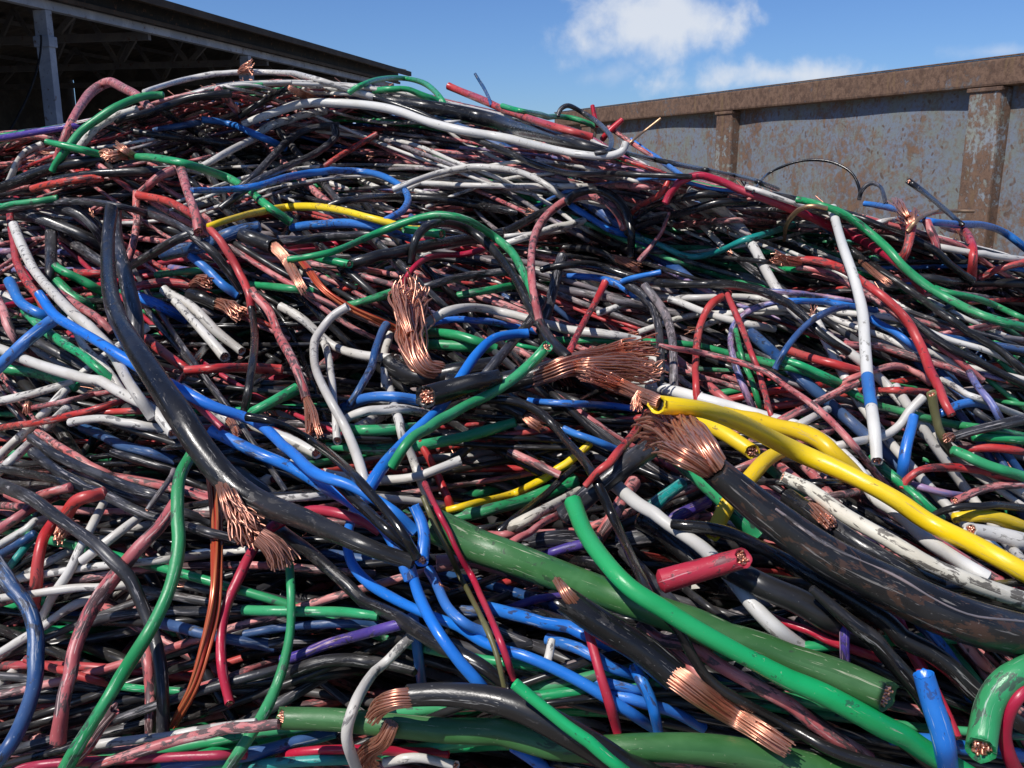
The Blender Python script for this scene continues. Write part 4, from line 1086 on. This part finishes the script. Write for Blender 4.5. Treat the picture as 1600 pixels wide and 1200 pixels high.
def shed():
    a = vp_dir(1143, 263)                      # along the eave, away from the camera
    inn = np.array([-a[1], a[0], 0.0])         # into the shed
    if inn[0] > 0: inn = -inn
    H = 3.2
    e = ray(640, 112); p1 = CAM + e * (H / e[2]); ez = CAM[2] + H
    org = np.array([p1[0], p1[1], 0.0])
    root = empty('open_shed', org); tag(root, 'dark open-sided shed with grey steel posts and brown roof edge', 'shed')
    fx = lambda b, *q: b.box(org, a, inn, Z, *q)
    L0, L1 = -34.0, 0.0
    rec = p1 + inn * .42
    zt = lambda v: hit_plane(400, v, rec, inn)[2]
    fascia = BX(); fx(fascia, L0, L1, .42, .46, zt(77), ez - .02); fascia.build('fascia', DARKST, root, org, .0)
    lips = BX(); fx(lips, L0, L1 + .03, -.06, .06, ez - .15, ez); fx(lips, L0, L1 + .03, .36, .42, zt(77.5), zt(72))
    lips.build('fascia_trim', FASC, root, org, .01)
    # corrugated roof rising into the shed, then falling beyond the ridge
    m = MB(); xs = np.linspace(L0, L1, 340)
    prof = [(.05, -.02), (7.0, 1.3), (14.0, -.02)]
    V = np.stack([np.stack([org + a * x + inn * q[0] + Z * (ez + q[1] + .03 * math.sin(x * 14)) for x in xs]) for q in prof])
    m.grid(V, False, np.array([0, 7.1, 14.2]), np.append(xs, xs[-1]), 0); m.build('roof', ROOFM, root, org)
    # posts and head beam
    ins = .55
    pl = p1 + inn * ins
    def loc(u, v): 
        h = hit_plane(u, v, pl, inn); return np.dot(h - org, a), h[2]
    bt = np.mean([loc(u, v)[1] for u, v in ((120, 10), (240, 39), (335, 62), (480, 100))])
    bb = np.mean([loc(u, v)[1] for u, v in ((120, 24), (240, 53), (335, 75))])
    beam = BX(); fx(beam, L0, L1 - .1, ins, ins + .16, bb, bt)
    bo = beam.build('head_beam', GALV, root, org, .01)
    for (ub, v, wpx) in ((82, 120, 23), (388, 95, 15)):
        h = hit_plane(ub, v, pl, inn); x0 = np.dot(h - org, a); D = np.dot(h - CAM, FWD); wd = wpx * D / F
        pb = BX(); fx(pb, x0, x0 + .16, ins, ins + wd, 0, bb - .004); po = pb.build('post', GALV, root, org, .012)
        br = BX(); fx(br, x0 - .03, x0 + .19, ins - .03, ins + wd + .03, bb - .62, bb - .44); br.build('clamp', GALV, po, org, .012)
    for x in np.arange(-30, 0, 5.2):
        tr = BX()
        fx(tr, x, x + .1, ins + .2, 13.5, bb - .1, bb + .06)
        for k in range(6):
            y0 = ins + .4 + k * 2.1; y1 = y0 + 1.05
            for (ya, yb, za, zb) in ((y0, y1, bb, ez + min(y1, 14 - y1) * .17), (y1, y1 + 1.05, ez + min(y1, 14 - y1) * .17, bb)):
                d = inn * (yb - ya) + Z * (zb - za); Ld = np.linalg.norm(d); d = d / Ld; u2 = np.cross(a, d)
                tr.box(org + a * (x + .02) + inn * ya + Z * za, a, d, u2, 0, .08, 0, Ld, -.06, .06)
        tr.build('truss', DIMST, root, org, 0)
    pur = BX()
    for y in np.arange(1.6, 13, 1.5):
        fx(pur, L0, L1, y, y + .07, ez + min(y, 14 - y) * .18 - .16, ez + min(y, 14 - y) * .18 - .05)
    pur.build('purlins', DIMST, root, org, 0)
    bw = BX(); fx(bw, L0, L1, 13.6, 13.66, .9, ez + .09); fx(bw, L0 - .06, L0, 1.0, 13.6, 0, ez + .9); fx(bw, L1 - .1, L1 - .04, 1.3, 13.5, 0, ez - .02)
    bw.build('wall_sheeting', WALLM, root, org, 0)
    gm = MB(); GV = np.stack([np.stack([org + a * (L1 - .07) + inn * y + Z * (ez - .03) for y in (.1, 7, 13.9)]), np.stack([org + a * (L1 - .07) + inn * y + Z * (ez - .03 + h) for y, h in ((.1, .1), (7, 1.44), (13.9, .1))])])
    gm.grid(GV, False, np.array([0, 1.0]), np.array([0, 7, 14, 14]), 0); gm.build('gable', WALLM, root, org)
    # hanging cable beside the nearer post
    x, _ = loc(58, 60)
    t = np.linspace(0, 1, 24)
    P = np.stack([org + a * (x - .02 - 1.0 * q ** 1.6) + inn * (ins - .1) + Z * (loc(55, 55)[1] * (1 - q) + loc(20, 205)[1] * q) for q in t])
    w = MB(); w.tube(P, .018, 6); w.build('hanging_lead', DARKST, root, org)
shed()

# ------------------------------------------------------------------ ground
def ground():
    m, t, b = new_mat('packed_dirt')
    tc = t.new('ShaderNodeTexCoord').outputs['Object']
    n = t.noise(tc, .8, 8, .65)
    t.put(b.inputs['Base Color'], t.mix(t.step(n, .3, .7), (.16, .135, .105, 1), (.27, .235, .19, 1)))
    b.inputs['Roughness'].default_value = .95
    bp = t.new('ShaderNodeBump'); bp.inputs['Distance'].default_value = .03; t.put(bp.inputs['Height'], t.noise(tc, 12, 6, .7)); t.put(b.inputs['Normal'], bp.outputs[0])
    g = MB(); xs = np.linspace(-900, 900, 41)
    V = np.zeros((41, 41, 3)); V[..., 0] = xs[None, :]; V[..., 1] = xs[:, None] + 300
    g.grid(V, False, xs, np.append(xs, xs[-1])); o = g.build('ground', m); tag(o, None, None, None, 'structure')
ground()

# ------------------------------------------------------------------ sky and sun
SUN_TO = np.array(SUN_DIR, float); SUN_TO /= np.linalg.norm(SUN_TO)
el = math.asin(SUN_TO[2]); az = math.atan2(SUN_TO[0], SUN_TO[1])
w = bpy.data.worlds.new('World'); SC.world = w; w.use_nodes = True
t = NT(w.node_tree); bg = w.node_tree.nodes['Background']
sky = t.new('ShaderNodeTexSky', sky_type='NISHITA'); sky.sun_disc = False
sky.sun_elevation = el; sky.sun_rotation = az; sky.altitude = 100
sky.air_density = SKY_AIR; sky.dust_density = SKY_DUST; sky.ozone_density = SKY_OZ
dirv = t.new('ShaderNodeTexCoord').outputs['Generated']
dn = t.vmath('NORMALIZE', dirv)
def cloud(u, v, su, sv, tilt, lo, hi, amp, nscale):
    c = ray(u, v); c = c / np.linalg.norm(c)
    r = np.cross(c, Z); r /= np.linalg.norm(r); up = np.cross(r, c)
    r2 = r * math.cos(tilt) + up * math.sin(tilt); u2 = up * math.cos(tilt) - r * math.sin(tilt)
    x = t.math('DIVIDE', t.vmath('DOT_PRODUCT', dn, tuple(r2)), su / F)
    y = t.math('DIVIDE', t.vmath('DOT_PRODUCT', dn, tuple(u2)), sv / F)
    d = t.math('SQRT', t.math('ADD', t.math('MULTIPLY', x, x), t.math('MULTIPLY', y, y)))
    front = t.math('GREATER_THAN', t.vmath('DOT_PRODUCT', dn, tuple(c)), .6)
    n = t.noise(dn, nscale, 9, .56, .3)
    n2 = t.noise(dn, nscale * 3.3, 5, .55, .2)
    nn = t.math('ADD', t.math('MULTIPLY', n, .7), t.math('MULTIPLY', n2, .3))
    k = t.math('ADD', t.math('MULTIPLY', t.math('SUBTRACT', 1, d), .55), t.math('MULTIPLY', t.math('SUBTRACT', nn, .5), 2.4))
    return t.math('MULTIPLY', t.math('MULTIPLY', t.step(k, lo, hi), amp), front)
hs_ = t.new('ShaderNodeHueSaturation'); hs_.inputs['Saturation'].default_value = SKY_SAT; t.put(hs_.inputs['Color'], sky.outputs[0]); 
tm_ = t.new('ShaderNodeMix', data_type='RGBA', blend_type='MULTIPLY'); tm_.inputs[0].default_value = 1; t.put(tm_.inputs[6], hs_.outputs[0]); tm_.inputs[7].default_value = SKY_TINT; col = tm_.outputs[2]
for args in CLOUDS:
    f = cloud(*args[:-1])
    col = t.mix(f, col, args[-1])
t.put(bg.inputs['Color'], col); bg.inputs['Strength'].default_value = SKY_STR
sl = bpy.data.lights.new('sun', 'SUN'); so = bpy.data.objects.new('sun', sl); COL.objects.link(so)
sl.energy = SUN_E; sl.angle = R_(.53); sl.color = (1.0, .955, .90)
so.rotation_euler = Vector(-SUN_TO).to_track_quat('-Z', 'Y').to_euler(); so.location = (-5, -3, 9)
SC.view_settings.view_transform = 'Standard'; SC.view_settings.look = 'None'; SC.view_settings.gamma = 1; SC.view_settings.exposure = EXPO
SC.cycles.max_bounces = 6
